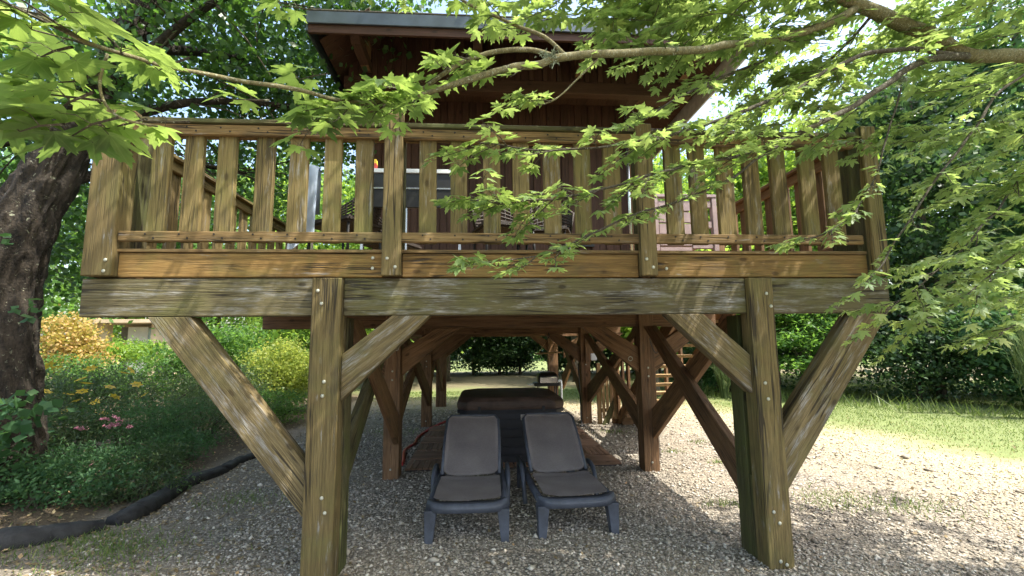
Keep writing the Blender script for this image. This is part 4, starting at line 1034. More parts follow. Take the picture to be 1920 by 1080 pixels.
link('stump', rough_trunk([(-.5, .2, -.05), (-.5, .2, .4), (-.45, .2, .75)], [.2, .15, .1], 16, 16, .02), M['bark2'], db)
for k in range(34):
    p = np.array([-.4+r_.normal()*.3, r_.normal()*.3, .45+r_.normal()*.15]); d = np.array([1.+r_.normal()*.4, r_.normal()*.5, -.25+r_.normal()*.18]); L = .6+r_.random()*1.3
    m_ = p+d*L*.5+r_.normal(size=3)*.08; e = p+d*L; e[2] = max(e[2], .02)
    tb = TB(); tb.tube([p, m_, e], [.022, .016, .006], 5, False); tb.build('branch', M['bark2'], db)
# ivy-clad slanting trunk at the right edge
at_ = thing('leaning_trunk', 'bare grey trunk leaning left behind the broom at the right edge', 'tree', (14.2, 5.4, 0))
link('trunk', rough_trunk([(0, 0, 0), (-.5, .2, 1.4), (-1.3, .3, 3.0), (-1.8, .3, 5.2)], [.2, .17, .14, .08], 40, 20, .02), M['bark2'], at_)

# ---- left bed
def gx(u, Y):
    r0 = np.asarray(at(u, 700, 1.))-CAM; return float(CAM[0]+r0[0]*(Y-CAM[1])/r0[1])
sp = [
 ('golden_shrub', 'golden shrub with pinkish young leaves right of the trunk', gx(118, 9), 9, [(0, 0, 1.75, .75, .6, .75), (.35, 0, 1.3, .7, .5, .6)], 5200, .085, 'gold_leaf', .13, .7),
 ('spreading_shrub', 'low lime green spreading shrub in front of the cream hut', gx(235, 11), 11, [(-.3, 0, 1.5, .8, .6, .30), (.5, -.2, 1.45, .9, .6, .28)], 4200, .10, 'lime_leaf', .13, .4),
 ('leafy_shrub', 'dense mid green shrub behind the left outer brace', gx(385, 9), 9, [(0, 0, 1.3, 1.1, .8, 1.1), (.7, .2, 1.5, .8, .7, .7), (-.5, -.3, .9, .8, .7, .8)], 8500, .11, 'mid_leaf', .16, .4),
 ('yellow_green_shrub', 'yellow-green shrub with orange tips left of the left post', gx(520, 8.2), 8.2, [(0, 0, 1.05, .75, .6, .85), (.35, .2, .8, .6, .6, .7)], 9000, .065, 'yellow_leaf', .12, .6),
 ('tall_lime_shrub', 'tall lime shrub behind the yellow-green one, under the second beam', gx(520, 11), 11, [(0, 0, 1.5, 1.3, .8, 1.2)], 7000, .11, 'lime_leaf', .16, .4),
 ('dark_ground_shrub', 'shaded green shrub with yellow blooms near the trunk', gx(170, 5.6), 5.6, [(0, 0, .65, 1.1, .6, .6), (-.8, .1, .7, .7, .5, .6)], 8500, .055, 'dull_leaf', .10, .45),
 ('dark_ground_shrub', 'low shaded shrub between the trunk and the pink spirea', gx(130, 3.4), 3.4, [(0, 0, .40, .6, .5, .4), (-.35, .2, .5, .4, .4, .4)], 6000, .05, 'dull_leaf', .09, .35),
 ('spirea', 'dark green spirea with pink flower heads beside the log edging', gx(245, 3.9), 3.9, [(0, 0, .42, .8, .55, .42), (.4, .5, .4, .6, .6, .38)], 9500, .045, 'laurel_leaf', .09, .3),
 ('dark_ground_shrub', 'shaded shrub close to the end of the log edging', gx(395, 4.9), 4.9, [(0, 0, .40, .85, .6, .45), (.1, .9, .45, .7, .7, .45)], 9500, .045, 'dull_leaf', .10, .3),
 ('dark_ground_shrub', 'grey-green ground shrub with dry tips, centre of the bed', gx(300, 6.6), 6.6, [(0, 0, .6, 1.2, .8, .65), (1.1, .3, .6, .9, .7, .6)], 10000, .05, 'dull_leaf', .11, .35),
 ('dark_ground_shrub', 'light speckled ground shrub below the golden shrub', gx(150, 8), 8, [(0, 0, .9, 1.1, .7, .55), (1.0, 0, .8, 1.0, .7, .5)], 8000, .06, 'mid_leaf', .12, .5),
 ('dark_ground_shrub', 'small dark shrub with narrow leaves near the front of the bed', gx(150, 2.3), 2.3, [(0, 0, .26, .42, .35, .25), (.3, .2, .2, .4, .35, .2)], 4200, .05, 'laurel_leaf', .07, .25),
 ('dark_ground_shrub', 'speckled shrub at the far end of the bed, left of the left post foot', gx(510, 6.8), 6.8, [(0, 0, .35, .9, .7, .4)], 6500, .05, 'mid_leaf', .1, .4),
 ('dark_ground_shrub', 'low brownish green shrub under the yellow-green shrub', gx(420, 7.8), 7.8, [(0, 0, .6, 1.2, .8, .6)], 8000, .055, 'dull_leaf', .1, .4),
]
sp += [
 ('low_bed_plant', 'leafy dark plant at the foot of the leaning tree, behind the near log', gx(95, 1.7), 1.7, [(0, 0, .22, .35, .3, .22), (-.4, .1, .3, .35, .3, .28), (.45, .1, .16, .35, .25, .15)], 3600, .05, 'laurel_leaf', .08, .45),
 ('low_bed_plant', 'loose low plant among the dead leaves, left of the log edging start', gx(230, 1.9), 1.9, [(0, 0, .13, .35, .3, .13), (.3, .3, .12, .3, .3, .12)], 2200, .045, 'dull_leaf', .07, .35),
 ('low_bed_plant', 'low narrow-leaved plant hugging the log edging, nearest the left brace', gx(350, 3.6), 3.6, [(0, 0, .22, .45, .5, .22), (-.4, .3, .25, .5, .5, .25)], 5000, .045, 'laurel_leaf', .08, .3),
 ('low_bed_plant', 'low dark plant between the log edging and the spirea', gx(300, 2.9), 2.9, [(0, 0, .18, .4, .35, .2)], 3000, .045, 'dull_leaf', .08, .3),
]
S_ = []
for i, (nm, lab, x, y, bl, n, sz, mt, cl, asp) in enumerate(sp):
    S_.append(shrub(nm, lab, x, y, bl, n, sz, mt, 130+i, cl, asp))
# blooms
fl_me = {}
def bloom_mesh(pink):
    r = np.random.default_rng(5); V = []; Fq = []
    if pink: V, Fq = leaf_cloud([(0, 0, 0, .05, .05, .018)], 70, .016, cl=.008, aspect=.9, seed=4, shell=.1, perc=5)
    else:
        n = 0
        for k in range(6):
            a = k*math.pi/3; d = np.array([math.cos(a), math.sin(a), .35]); s = np.array([-math.sin(a), math.cos(a), 0])
            V += [d*.004, d*.024+s*.014, d*.045+np.array([0, 0, -.008]), d*.024-s*.014]; Fq.append((n, n+1, n+2, n+3)); n += 4
        V = np.array(V)
    me = mesh_np('bloom', V, Fq); me.materials.append(M['pink_petal' if pink else 'yellow_petal']); return me
for p_ in (0, 1): fl_me[p_] = bloom_mesh(p_)
def bloom(par, u, v, y, pink, sc=1.):
    r = np.asarray(at(u, v, 1.)); d = (y-CAM[1])/(r[1]-CAM[1]); P = CAM+(r-CAM)*d
    o = link('flower_head' if pink else 'yellow_bloom', fl_me[1 if pink else 0], None, par)
    o.location = Vector(P)-par.location; o.rotation_euler = (random.uniform(.2, .9), random.uniform(-.4, .4), random.uniform(0, 6)); o.scale = (sc,)*3
for u, v in ((70, 714), (125, 740), (155, 735), (162, 720), (122, 772), (235, 700), (246, 695), (258, 722), (273, 742), (205, 727), (150, 712), (172, 692), (193, 776), (85, 735), (110, 690), (95, 686), (215, 745), (140, 754), (178, 755)):
    bloom(S_[5], u+random.uniform(-3, 3), v, 4.85+random.uniform(-.3, .1), False, 2.1)
for u, v, y, sc in ((155, 803, 3.2, 1.), (208, 797, 3.2, 1.2), (222, 785, 3.25, .9), (197, 785, 3.25, .8), (172, 867, 2.9, .8), (243, 800, 3.2, .5), (132, 868, 2.8, .5)):
    bloom(S_[7], u, v, y, True, sc*1.5)
bloom(S_[11], 124, 928, 1.8, True, 1.1)

# cream hut with pale door
hut = thing('garden_hut', 'small cream flat-roofed garden hut with pale blue door beyond the bed', 'hut', (-13.0, 15.3, 0))
for nm, a in (('roof', (-1.9, 1.5, -.5, 1.4, 2.62, 2.76)), ('pillar', (-1.62, -1.25, -.2, .1, 0, 2.615)), ('side_wall', (.35, 1.3, -.2, 1.2, 0, 2.615)), ('back_wall', (-1.6, .35, 1.1, 1.2, 0, 2.615))):
    tb = TB(); tb.box(*a); tb.build(nm, M['cream'], hut, False, .01)
tb = TB(); tb.box(-.85, -.1, .3, .36, 0, 2.5); dr = tb.build('door', M['white'], hut, False, .01)
tb = TB(); tb.box(-.1, .3, .34, .38, .9, 2.45); tb.build('window', M['pane'], hut, False, .01)
tb = TB(); tb.box(-1.25, -.86, .5, .55, 0, 2.5); tb.build('panel', plain('grey_panel', (.2, .2, .19), .7), hut, False, .01)

# log edging
lg = [(-4.95, .66, .03), (-4.4, .70, .05), (-4.0, .82, .06), (-3.7, 1.02, .05), (-3.5, 1.24, .04)]
def log(label, P, R, mat):
    me = rough_trunk([(a, b, c-.025) for a, b, c in P], R, 90, 28, .016); o = link('log', me, mat); return tag(o, label, 'log', 'log edging of the shrub bed')
M['logm'] = plain('black_edging', (.022, .021, .020), .8, 0, .5, 9, .6)
log('black log edging, long far piece curving beside the shrubs', [(-3.46, 1.30, .04), (-3.40, 1.55, .06), (-3.46, 1.95, .05), (-3.55, 2.5, .05), (-3.46, 3.1, .04), (-3.50, 3.6, .04), (-3.44, 4.1, .03), (-3.6, 4.9, .02)], [.07, .095, .085, .085, .07, .06, .05, .04], M['logm'])
log('broad dark flattened log at the foot of the leaning tree', lg, [.12, .15, .14, .10, .055], M['logm'])

# ------------------------------------------------------------------ gravel, litter, grass (stuff)
def frust(n, y0, y1, r, margin=.6, ypow=1.5):
    y = y0+(y1-y0)*r.random(n)**ypow; hw = 1.14*(y+3.5)+margin
    x = (r.random(n)*2-1)*hw+.07*(y+3.5); return x, y
r = np.random.default_rng(21)
x, y = frust(150000, -.9, 9, r)
keep = (x > -3.42+.1*np.sin(y*3)) & (x < 7.2-.22*y+r.normal(size=len(x))*.6) & (y+.25*x < 8.5)
keep &= ~((x > -1.05) & (x < 1.95) & (y > 2.9) & (y < 6.3))
thin = np.where(x < -2.2, .45, 1.) * np.where(x > 3.8, .6, 1.); bare = np.sin(x*2.3+1.7*np.sin(y*1.9))+np.sin(y*3.1+1.3*np.sin(x*1.4+2)); thin = thin*np.clip(1.25-.45*bare, .25, 1.)*np.where((x > 2.6) & (y > 1.4), .42, 1.); keep &= r.random(len(x)) < thin
x, y = x[keep], y[keep]; n = len(x)
s = (.0055+.013*r.random(n)**3)*(1+.10*np.clip(y, 0, 9))
s *= np.where(r.random(n) < .015, 1.8, 1)
base6 = np.array([(1, 0, 0), (0, 1, 0), (-1, 0, 0), (0, -1, 0), (0, 0, 1), (0, 0, -1)], float)
Vs = base6[None]*(1+.35*r.normal(size=(n, 6, 1)))+.2*r.normal(size=(n, 6, 3)); Vs *= np.array([1.15, .9, .6])
an = r.random(n)*6.28; ca, sa = np.cos(an), np.sin(an)
Vr = np.stack([Vs[..., 0]*ca[:, None]-Vs[..., 1]*sa[:, None], Vs[..., 0]*sa[:, None]+Vs[..., 1]*ca[:, None], Vs[..., 2]], -1)*s[:, None, None]
Vr += np.stack([x, y, gz(x, y)+s*.35], 1)[:, None, :]
f8 = np.array([(0, 1, 4), (1, 2, 4), (2, 3, 4), (3, 0, 4), (1, 0, 5), (2, 1, 5), (3, 2, 5), (0, 3, 5)])
tag(link('gravel', mesh_np('gravel', Vr.reshape(-1, 3), (np.arange(n)[:, None, None]*6+f8[None]).reshape(-1, 3)), M['stone']), 'pale loose gravel covering the ground under the deck', 'gravel', kind='stuff')

def flat_leaves(n, x, y, size, seed, lift=.012):
    r = np.random.default_rng(seed); p = np.stack([x, y, gz(x, y)+lift], 1)
    nrm = r.normal(size=(n, 3))*.3+np.array([0, 0, 1]); nrm /= np.linalg.norm(nrm, axis=1)[:, None]
    t = r.normal(size=(n, 3)); t -= (t*nrm).sum(1)[:, None]*nrm; t /= np.linalg.norm(t, axis=1)[:, None]; b = np.cross(nrm, t); s = (size*(.5+r.random(n)))[:, None]
    V = np.stack([p-t*s*.5, p+b*s*.28, p+t*s*.5, p-b*s*.28], 1); return V.reshape(-1, 3), np.arange(n*4).reshape(-1, 4)
x, y = frust(24000, -.8, 7, r); k = (x < -2.2+r.normal(size=len(x))*.7) | (r.random(len(x)) < .035); x, y = x[k], y[k]
V, Fq = flat_leaves(len(x), x, y, .04, 31); tag(link('leaf_litter', mesh_np('leaf_litter', V, Fq), M['litter']), 'dead leaves scattered over the soil by the log edging', 'leaf litter', kind='stuff')

def blades(x, y, h, seed, w_=.006):
    n = len(x); r = np.random.default_rng(seed); z = gz(x, y); a = r.random(n)*6.28
    d = np.stack([np.cos(a), np.sin(a), np.zeros(n)], 1); p = np.stack([x, y, z], 1); h = h*(.5+r.random(n))
    lean = r.normal(size=(n, 2))*.5; tip = p+np.stack([lean[:, 0]*h, lean[:, 1]*h, h], 1); ww = (w_*(1+.1*np.clip(y, 0, 12)))[:, None]
    V = np.stack([p-d*ww, p+d*ww, tip], 1); return V.reshape(-1, 3), np.arange(n*3).reshape(-1, 3)
def lawnq(x, y, r): return np.maximum((x-7.4)+.22*y, (y+.25*x-10.2))+r.normal(size=len(x))*.9
x = r.uniform(-14, 20, 260000); y = r.uniform(-.5, 22, 260000)
ok = (np.abs(x-.07*(y+3.5)) < 1.14*(y+3.5)+.5); x, y = x[ok], y[ok]; q = lawnq(x, y, r)
patch = np.sin(x*1.7+np.sin(y*1.3)*2)+np.sin(y*2.1+x*.7)
g = (q > .8) & ~((x < -3.6) & (y < 14)); g &= (patch > -1.2) | (q > 3); g &= (y < 13.5) | (x > 6)
V, Fq = blades(x[g], y[g], .035, 33, .005); tag(link('lawn_grass', mesh_np('lawn_grass', V, Fq), M['grass']), 'short green lawn beyond the gravel', 'grass', kind='stuff')
g2 = (q > -1.6) & (q < 1.6) & ~((x < -3.4) & (y < 14)) & (r.random(len(x)) < .6)
V, Fq = blades(x[g2], y[g2], .022, 34, .005); tag(link('dry_grass', mesh_np('dry_grass', V, Fq), M['drygrass']), 'straw coloured dry grass between gravel and lawn', 'grass', kind='stuff')
xx = []; yy = []
for cx, cy, sd, m_ in ((-3.0, .75, .25, 500), (-3.4, 1.0, .2, 300), (-2.6, 1.9, .25, 260), (-3.9, .75, .3, 500), (-2.9, .55, .35, 350), (3.25, 2.9, .06, 60), (2.9, 3.6, .08, 60), (3.6, 4.2, .1, 60), (2.45, 1.3, .10, 110), (3.7, 1.3, .3, 380), (4.3, 1.05, .25, 260), (2.5, 5.3, .15, 90), (-1.7, 5.8, .3, 200)):
    xx.append(cx+r.normal(size=m_)*sd); yy.append(cy+r.normal(size=m_)*sd*.7)
V, Fq = blades(np.concatenate(xx), np.concatenate(yy), .045, 35, .004); tag(link('weeds', mesh_np('weeds', V, Fq), M['grass']), 'small tufts of weeds growing in the gravel', 'weeds', kind='stuff')
x = r.uniform(6.5, 12.5, 500); y = 12-(x-6.5)*1.3+r.normal(size=500)*.25
V, Fq = blades(x, y, .28, 36, .008); tag(link('tall_grass', mesh_np('tall_grass', V, Fq), M['grass']), 'uncut tall grass stems along the far lawn edge', 'grass', kind='stuff')

# ------------------------------------------------------------------ silver maple reaching over the deck
mp = thing('silver_maple', 'silver maple spreading bright five-lobed leaves over the deck from the right', 'tree', (0, 0, 0))
half = [(0, 1.), (6, .80), (11, .82), (13, .64), (20, .62), (23, .46), (28, .40), (33, .54), (35, .68), (41, .70), (47, .93), (51, .72), (58, .66), (61, .50), (72, .33), (84, .42), (94, .56), (103, .40), (125, .23), (150, .12)]
halfl = [(0, 1.), (12, .74), (25, .42), (47, .92), (56, .62), (70, .33), (94, .54), (140, .15)]
def leaf_mesh_arr(hf):
    ang = [a for a, _ in hf]; rad = [q for _, q in hf]
    A = [math.radians(a) for a in ang]+[math.radians(-a) for a in ang[1:]][::-1]
    Rr = rad+rad[1:][::-1]
    P = [(q*math.cos(a), q*math.sin(a)) for a, q in zip(A, Rr)]
    V = [(.02, 0, 0)]+[(px_, py_, -.16*(px_*px_+py_*py_)+.05*abs(py_)) for px_, py_ in P]
    n = len(P); Fq = [(0, 1+i, 1+(i+1) % n) for i in range(n)]
    return np.array(V), np.array(Fq)
LV, LF = leaf_mesh_arr(half); LV2, LF2 = leaf_mesh_arr(halfl)
leaves = []   # (base position, x axis, normal, size)
twg = TB()
rm = random.Random(11)
def add_leaf(node, dirv, size, droop, pet=.55):
    dirv = np.array(dirv, float); dirv[2] = 0; nrm_ = np.linalg.norm(dirv)
    if nrm_ < 1e-4: return
    dirv /= nrm_
    base_ = node+dirv*size*pet*.9+np.array([0, 0, size*pet*.15+rm.gauss(0, .006)])
    X_ = dirv*math.cos(droop)+np.array([0, 0, -math.sin(droop)])
    roll = rm.gauss(0, .26); side = np.cross(np.array([0, 0, 1.]), dirv)
    N_ = np.cross(X_, side); N_ = N_/np.linalg.norm(N_); 
    N_ = N_*math.cos(roll)+side*math.sin(roll); N_ -= X_*(N_@X_); N_ /= np.linalg.norm(N_)
    if N_[2] < 0: N_ = -N_
    leaves.append((base_, X_, N_, size, np.array(node)))
DROOP = .38
def spray(p0, d, L, size, step=None, r0=.0035, dens=1.):
    d = np.array(d, float); d /= np.linalg.norm(d); step = step or size*.55
    n = max(2, int(L/step)); pts = [np.array(p0, float)]
    cur = d.copy()
    for i in range(n):
        cur = cur+np.array([rm.gauss(0, .12), rm.gauss(0, .12), rm.gauss(-.02, .07)]); cur /= np.linalg.norm(cur)
        pts.append(pts[-1]+cur*step)
    twg.tube(pts, list(np.linspace(r0, .0013, len(pts))), 4, False)
    side = np.cross(cur, [0, 0, 1.]); side /= max(np.linalg.norm(side), 1e-4)
    for i, p in enumerate(pts[1:], 1):
        if rm.random() > dens: continue
        sz = size*rm.uniform(.65, 1.15)*(1-.25*(i/n))
        for s in (-1, 1):
            if rm.random() < .88:
                a = rm.gauss(0, .35)
                add_leaf(p, cur*.45+side*s*(1+a*.3)+np.array([rm.gauss(0, .2), rm.gauss(0, .2), 0]), sz, rm.uniform(-.08, DROOP))
    add_leaf(pts[-1], cur, size*.8, rm.uniform(.1, .6), .3)
def limb(P, R, k=8, mat='twig', name='branch', n=7):
    Q = smooth_path([at(*p) for p in P], n); Rr = np.interp(np.linspace(0, 1, len(Q)), np.linspace(0, 1, len(R)), R)
    # slightly knobbly
    Rr = Rr*(1+.10*np.array([mnoise.noise(Vector(q)*14) for q in Q]))
    Q = [np.asarray(q)+np.array([mnoise.noise(Vector(q)*5+Vector((3, 0, 0))), mnoise.noise(Vector(q)*5+Vector((0, 7, 0))), mnoise.noise(Vector(q)*5)])*.012 for q in Q]
    tb = TB(); tb.tube(Q, list(Rr), k); tb.build(name, M[mat], mp, True); return Q
# trunk and crown outside the frame at the right, carrying the branches
E0 = at(1990, 108, 3.3)
tr_ = thing  # noqa
link('trunk', rough_trunk([(6.6, -1.6, -.1), (6.5, -1.6, 1.5), (6.3, -1.55, 3.2), (6.2, -1.5, 5.2), (6.3, -1.6, 7.5)], [.34, .26, .23, .18, .08], 60, 28, .02), M['bark2'], mp)
tb = TB(); tb.tube(smooth_path([(6.35, -1.55, 2.9), (5.4, -1.3, 3.6), tuple((np.array((5.4, -1.3, 3.6))+E0)/2+np.array([0, 0, .1])), tuple(E0)], 6), [.10]*7+[.075]*6+[.05]*6, 10); tb.build('branch', M['twig'], mp, True)
br = {}
br['M'] = limb([(1990, 108, 3.3), (1900, 104, 3.2), (1812, 104, 3.1), (1760, 74, 3.08), (1700, 48, 3.05), (1640, 22, 3.0), (1590, 0, 3.0), (1530, -28, 3.0), (1450, -70, 3.0)], [.05, .045, .045, .044, .034, .03], 10)
br['A'] = limb([(1610, 14, 3.0), (1560, 40, 2.95), (1500, 62, 2.9), (1420, 78, 2.8), (1300, 93, 2.6), (1180, 97, 2.4), (1060, 105, 2.2), (1010, 122, 2.15), (960, 125, 2.1), (880, 148, 2.0), (810, 170, 1.95), (740, 190, 1.9), (690, 192, 1.8), (640, 186, 1.7), (530, 166, 1.5), (420, 145, 1.35), (330, 130, 1.2), (215, 92, 1.0), (140, 68, .9), (60, 20, .85), (-60, -20, .8)], [.028, .024, .021, .019, .017, .011, .009, .007, .005, .004, .003])
br['A2'] = limb([(1045, 106, 2.2), (1000, 95, 2.17), (940, 94, 2.1), (880, 109, 2.05), (830, 140, 2.0), (790, 165, 1.98), (740, 186, 1.93)], [.013, .011, .008], 7)
br['A3'] = limb([(740, 191, 1.9), (690, 212, 1.88), (630, 232, 1.85), (560, 246, 1.83)], [.007, .004, .0025], 6)
br['Aup'] = limb([(1058, 100, 2.2), (1020, 68, 2.2), (950, 42, 2.2), (890, 12, 2.2), (830, -20, 2.25)], [.011, .008, .006], 7)
br['A4'] = limb([(200, 96, 1.0), (190, 150, .98), (205, 195, .96), (240, 225, .95), (300, 238, .97)], [.0035, .003, .002], 6)
br['A5'] = limb([(1120, 110, 2.3), (1085, 150, 2.25), (1040, 185, 2.2), (1000, 197, 2.2), (940, 200, 2.2)], [.005, .004, .002], 5)
br['B1'] = limb([(1812, 106, 3.05), (1760, 100, 3.0), (1700, 90, 2.9), (1600, 108, 2.8), (1500, 165, 2.65), (1400, 205, 2.5), (1300, 240, 2.4), (1240, 258, 2.3), (1100, 279, 2.15), (1000, 280, 2.1), (900, 268, 2.0)], [.018, .015, .012, .008, .005, .003], 7, 'twigd')
br['B2'] = limb([(1812, 108, 3.05), (1740, 112, 2.95), (1680, 145, 2.85), (1600, 200, 2.75), (1480, 258, 2.6), (1400, 288, 2.5), (1340, 300, 2.4), (1240, 322, 2.25), (1080, 367, 2.1), (1000, 372, 2.05), (940, 382, 2.0), (880, 368, 1.95)], [.024, .02, .015, .010, .006, .004, .003], 7, 'twigd')
br['B3'] = limb([(1480, 258, 2.6), (1420, 300, 2.5), (1340, 350, 2.4), (1240, 387, 2.3), (1195, 401, 2.2), (1100, 440, 2.1), (1042, 473, 2.05), (960, 487, 2.0), (890, 497, 1.95)], [.009, .006, .004, .0025], 6, 'twigd')
br['B4'] = limb([(1520, 60, 3.3), (1440, 110, 3.2), (1380, 135, 3.0), (1300, 170, 2.8), (1220, 215, 2.6), (1180, 240, 2.5)], [.012, .008, .004], 6, 'twigd')
br['R1'] = limb([(1690, 165, 2.9), (1668, 240, 2.85), (1640, 330, 2.75), (1605, 395, 2.65), (1560, 430, 2.55), (1520, 445, 2.5)], [.006, .004, .002], 6, 'twigd')
br['R2'] = limb([(1960, 110, 3.1), (1875, 175, 2.95), (1820, 250, 2.85), (1760, 330, 2.75), (1700, 420, 2.65), (1650, 500, 2.55), (1600, 560, 2.45)], [.010, .007, .003], 6, 'twigd')
br['R3'] = limb([(1980, 230, 2.9), (1900, 350, 2.85), (1820, 450, 2.7), (1740, 520, 2.6), (1660, 590, 2.5)], [.008, .005, .002], 6, 'twigd')
br['R4'] = limb([(2000, 380, 2.9), (1900, 480, 2.8), (1800, 560, 2.7), (1720, 610, 2.6)], [.007, .004, .002], 6, 'twigd')
br['R5'] = limb([(2000, 540, 2.8), (1920, 600, 2.7), (1840, 640, 2.65)], [.006, .002], 6, 'twigd')
br['U1'] = limb([(1640, 22, 3.0), (1560, 110, 3.2), (1470, 180, 3.3), (1380, 215, 3.3)], [.012, .008, .004], 6, 'twigd')
br['U2'] = limb([(1960, -60, 3.4), (1800, 20, 3.4), (1700, 60, 3.5), (1560, 130, 3.6)], [.014, .01, .004], 6, 'twigd')
# sprays along the branches
def along(key, f0, f1, n, L, size, spread=1., dirv=None, dens=1.):
    Q = br[key]
    for i in range(n):
        f = f0+(f1-f0)*(i+rm.random())/n; idx = min(int(f*(len(Q)-1)), len(Q)-2)
        p = Q[idx]; t = np.asarray(Q[idx+1])-np.asarray(Q[idx]); t /= np.linalg.norm(t)
        s = rm.choice((-1, 1)); side = np.cross(t, [0, 0, 1.])*s
        d = t*.8+side*rm.uniform(.2, 1.)*spread+np.array([0, 0, rm.gauss(-.05, .25)])
        if dirv: d = np.array(dirv)+np.array([rm.gauss(0, .3), rm.gauss(0, .3), rm.gauss(0, .15)])
        spray(p, d, L*rm.uniform(.5, 1.2), size, dens=dens)
along('A', .84, .99, 4, .16, .125, 1.)
for (u, v, d, sz) in ((60, 40, .85, .12), (110, 100, .9, .12), (150, 185, .92, .12), (95, 245, .9, .115),
                      (250, 235, 1.0, .12), (330, 120, 1.15, .10), (330, 240, 1.1, .09), (480, 200, 1.45, .09), (560, 30, 1.6, .10), (590, 150, 1.6, .095)):
    spray(at(u+25, v-12, d), -RT*.9+np.array([rm.gauss(0, .2), rm.gauss(0, .3), -.05]), .05, sz, step=.05)
along('A4', .0, .9, 3, .06, .125, .5, dirv=(-1, .1, -.1))
along('A', .78, .86, 2, .12, .095, 1.)
along('A3', .1, .95, 3, .10, .075)
along('A', .52, .66, 11, .26, .095)
along('A2', .4, .95, 9, .24, .095)
along('Aup', .3, .95, 5, .22, .085)
along('A5', .5, 1., 4, .16, .07)
along('A', .14, .46, 5, .22, .08)
along('B1', .35, 1., 26, .26, .072)
along('B2', .3, 1., 34, .26, .070)
along('B3', .2, 1., 18, .18, .068)
along('B4', .1, 1., 12, .3, .075)
DROOP = .95
along('R1', .2, 1., 9, .2, .066)
along('R2', .1, 1., 9, .28, .068)
along('R3', .1, 1., 16, .28, .07)
along('R4', .1, 1., 14, .3, .07)
along('R5', .1, 1., 9, .3, .07)
DROOP = .45
along('U1', .1, 1., 14, .3, .075)
along('U2', .1, 1., 14, .35, .075)
along('M', .3, 1., 10, .3, .08)
# layered fill of the crown in the upper right: sprays hung on twigs of their own
def on_beam(p):
    # True when a spray at p would shade the right part of the front beam
    t = -p[1]/.235
    if t < 0: return False
    xl, zl = p[0]-.5*t, p[2]-t
    return 1.2 < xl < 3.45 and 1.75 < zl < 2.75
def fill(n, u0, u1, v0, v1, d0, d1, size, L=.45, ymax=.4):
    for i in range(n):
        u = rm.uniform(u0, u1); v = rm.uniform(v0, v1); d = rm.uniform(d0, d1); p = at(u, v, d)
        if p[1] > ymax or p[1] < -3.2: continue
        if on_beam(p) and rm.random() < .8: continue
        spray(p, (-.8+rm.gauss(0, .4), rm.gauss(0, .5), -.15+rm.gauss(0, .15)), L*rm.uniform(.6, 1.2), size)
fill(85, 1180, 1500, -120, 95, 2.8, 3.7, .095)
fill(55, 1000, 1300, -140, 35, 2.8, 3.6, .095)
fill(155, 1480, 2050, -150, 230, 2.8, 3.9, .095)
DROOP = .9
fill(75, 1790, 2080, 200, 600, 2.8, 3.9, .085)
fill(6, 1660, 1760, 180, 300, 2.9, 3.8, .075)
DROOP = .5
fill(18, 1420, 1700, 130, 280, 3.0, 3.8, .09)
# crown above and beside the frame, which throws the dappled shade
def over(n, size, seed, lim=None):
    q = random.Random(seed); k = 0
    while k < n:
        x, y, z = (q.uniform(-4.2, 6.8), q.uniform(-4.6, .15), q.uniform(3.9, 6.8)) if lim is None else tuple(q.uniform(*l) for l in lim)
        u, v, d = pix((x, y, z))
        if d > 0 and (-60 < u < 1980 and v > -90): 
            continue
        if x < -3.2 and q.random() < .5: k += 1; continue
        if on_beam((x, y, z)) and q.random() < .85: k += 1; continue
        spray((x, y, z), (q.gauss(-.6, .6), q.gauss(0, .7), q.gauss(-.1, .2)), .7, size, step=size*.75); k += 1
over(520, .14, 4)
over(110, .14, 5, ((-4.5, .6), (.1, 1.1), (5.2, 6.8)))
over(60, .14, 6, ((-7.5, -3.2), (-3.5, .5), (4.5, 6.8)))
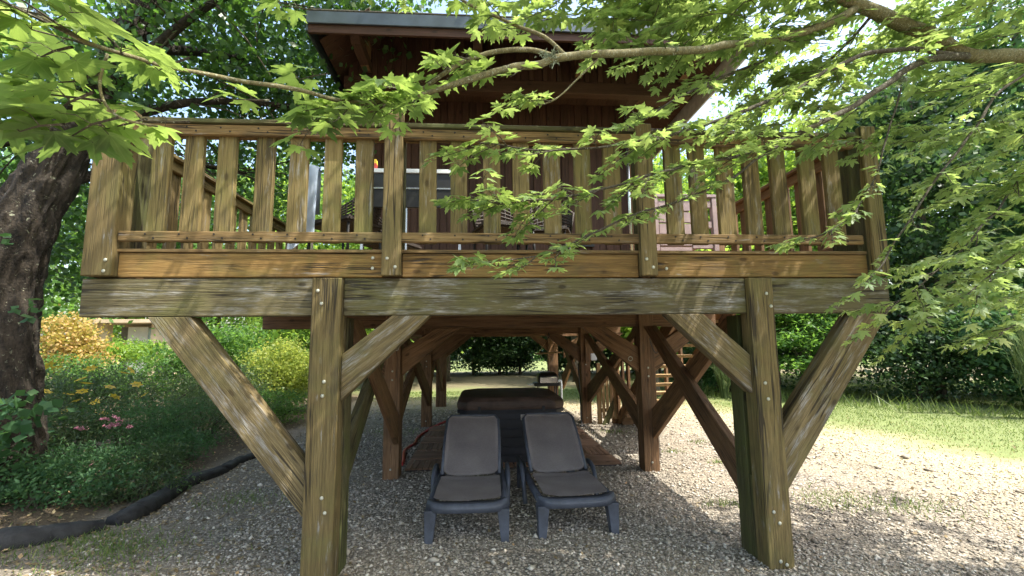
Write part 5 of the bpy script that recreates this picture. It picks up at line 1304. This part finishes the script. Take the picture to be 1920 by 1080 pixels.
# right beyond the frame, shading the near right gravel
leaves_arr = leaves
scr = []
for i, (b_, X_, N_, s, nd_) in enumerate(leaves_arr):
    u, v, d = pix(b_+X_*s*.5); vis = d > .1 and -20 < u < 1940 and -20 < v < 1100
    scr.append((s/d if vis else 0, i))
scr.sort(reverse=True); top = set(i for _, i in scr[:300])
lms = []
for q_ in range(6):
    A_ = LV*np.array([1, rm.uniform(.88, 1.08), rm.uniform(.3, 2.2)]); A_[:, 2] += A_[:, 0]*A_[:, 1]*rm.gauss(0, .35)+.03*np.sin(9*A_[:, 0]+q_)*np.abs(A_[:, 1])
    m_ = mesh_np('leaf', A_, LF, True); m_.materials.append(M['maple']); lms.append(m_)
tbp = TB()
big_V = []; big_F = []; nv = 0; lo_V = []; lo_F = []
for i, (b_, X_, N_, s, nd_) in enumerate(leaves_arr):
    Yv = np.cross(N_, X_); Rm = np.stack([X_, Yv, N_], 1)
    vis = False
    if i in top:
        o = bpy.data.objects.new('leaf', lms[i % 6]); COL.objects.link(o); o.parent = mp
        mw = Matrix([[*(Rm[r_i]*s), b_[r_i]] for r_i in range(3)]+[[0, 0, 0, 1]]); o.matrix_basis = mw
        vis = True
    else:
        u, v, d = pix(b_); vis = d > .1 and -40 < u < 1960 and -40 < v < 1100
        A_, F_ = (LV, LF) if (vis and s/d > .018) else (LV2, LF2)
        A_ = A_*np.array([1, rm.uniform(.85, 1.1), rm.uniform(.2, 2.2)])+np.stack([np.zeros(len(A_)), np.zeros(len(A_)), A_[:, 0]*A_[:, 1]*rm.gauss(0, .35)], 1)
        W_ = A_*s*np.array([1, 1, 1]) @ Rm.T + b_
        big_V.append(W_); big_F.append(F_+nv); nv += len(W_)
    if vis: twg.tube([nd_, (nd_+b_)/2+np.array([0, 0, .008]), b_], [.0011, .0010, .0009], 3, False)
o = link('foliage', mesh_np('foliage', np.concatenate(big_V), np.concatenate(big_F), True), M['maple_old'], mp); tag(o, kind='stuff')
o = twg.build('twigs', M['twigd'], mp); tag(o, kind='stuff')
# lichen tufts
def lichen(u, v, d, n, sp_, seed):
    r = np.random.default_rng(seed); c = at(u, v, d); tb = TB()
    for k in range(n):
        p = c+r.normal(size=3)*sp_*np.array([1, .4, .5]); e = p+r.normal(size=3)*.012+np.array([0, -.004, 0]); tb.tube([p, (p+e)/2+r.normal(size=3)*.003, e], [.0022, .0018, .001], 4, False)
    o = tb.build('lichen', M['lichen'], mp); return o
lichen(1032, 108, 2.17, 160, .020, 1); lichen(1262, 92, 2.53, 70, .014, 2); lichen(1690, 150, 2.9, 80, .02, 3); lichen(1420, 74, 2.78, 120, .03, 4)
print('leaves', len(leaves_arr), 'stones', n)
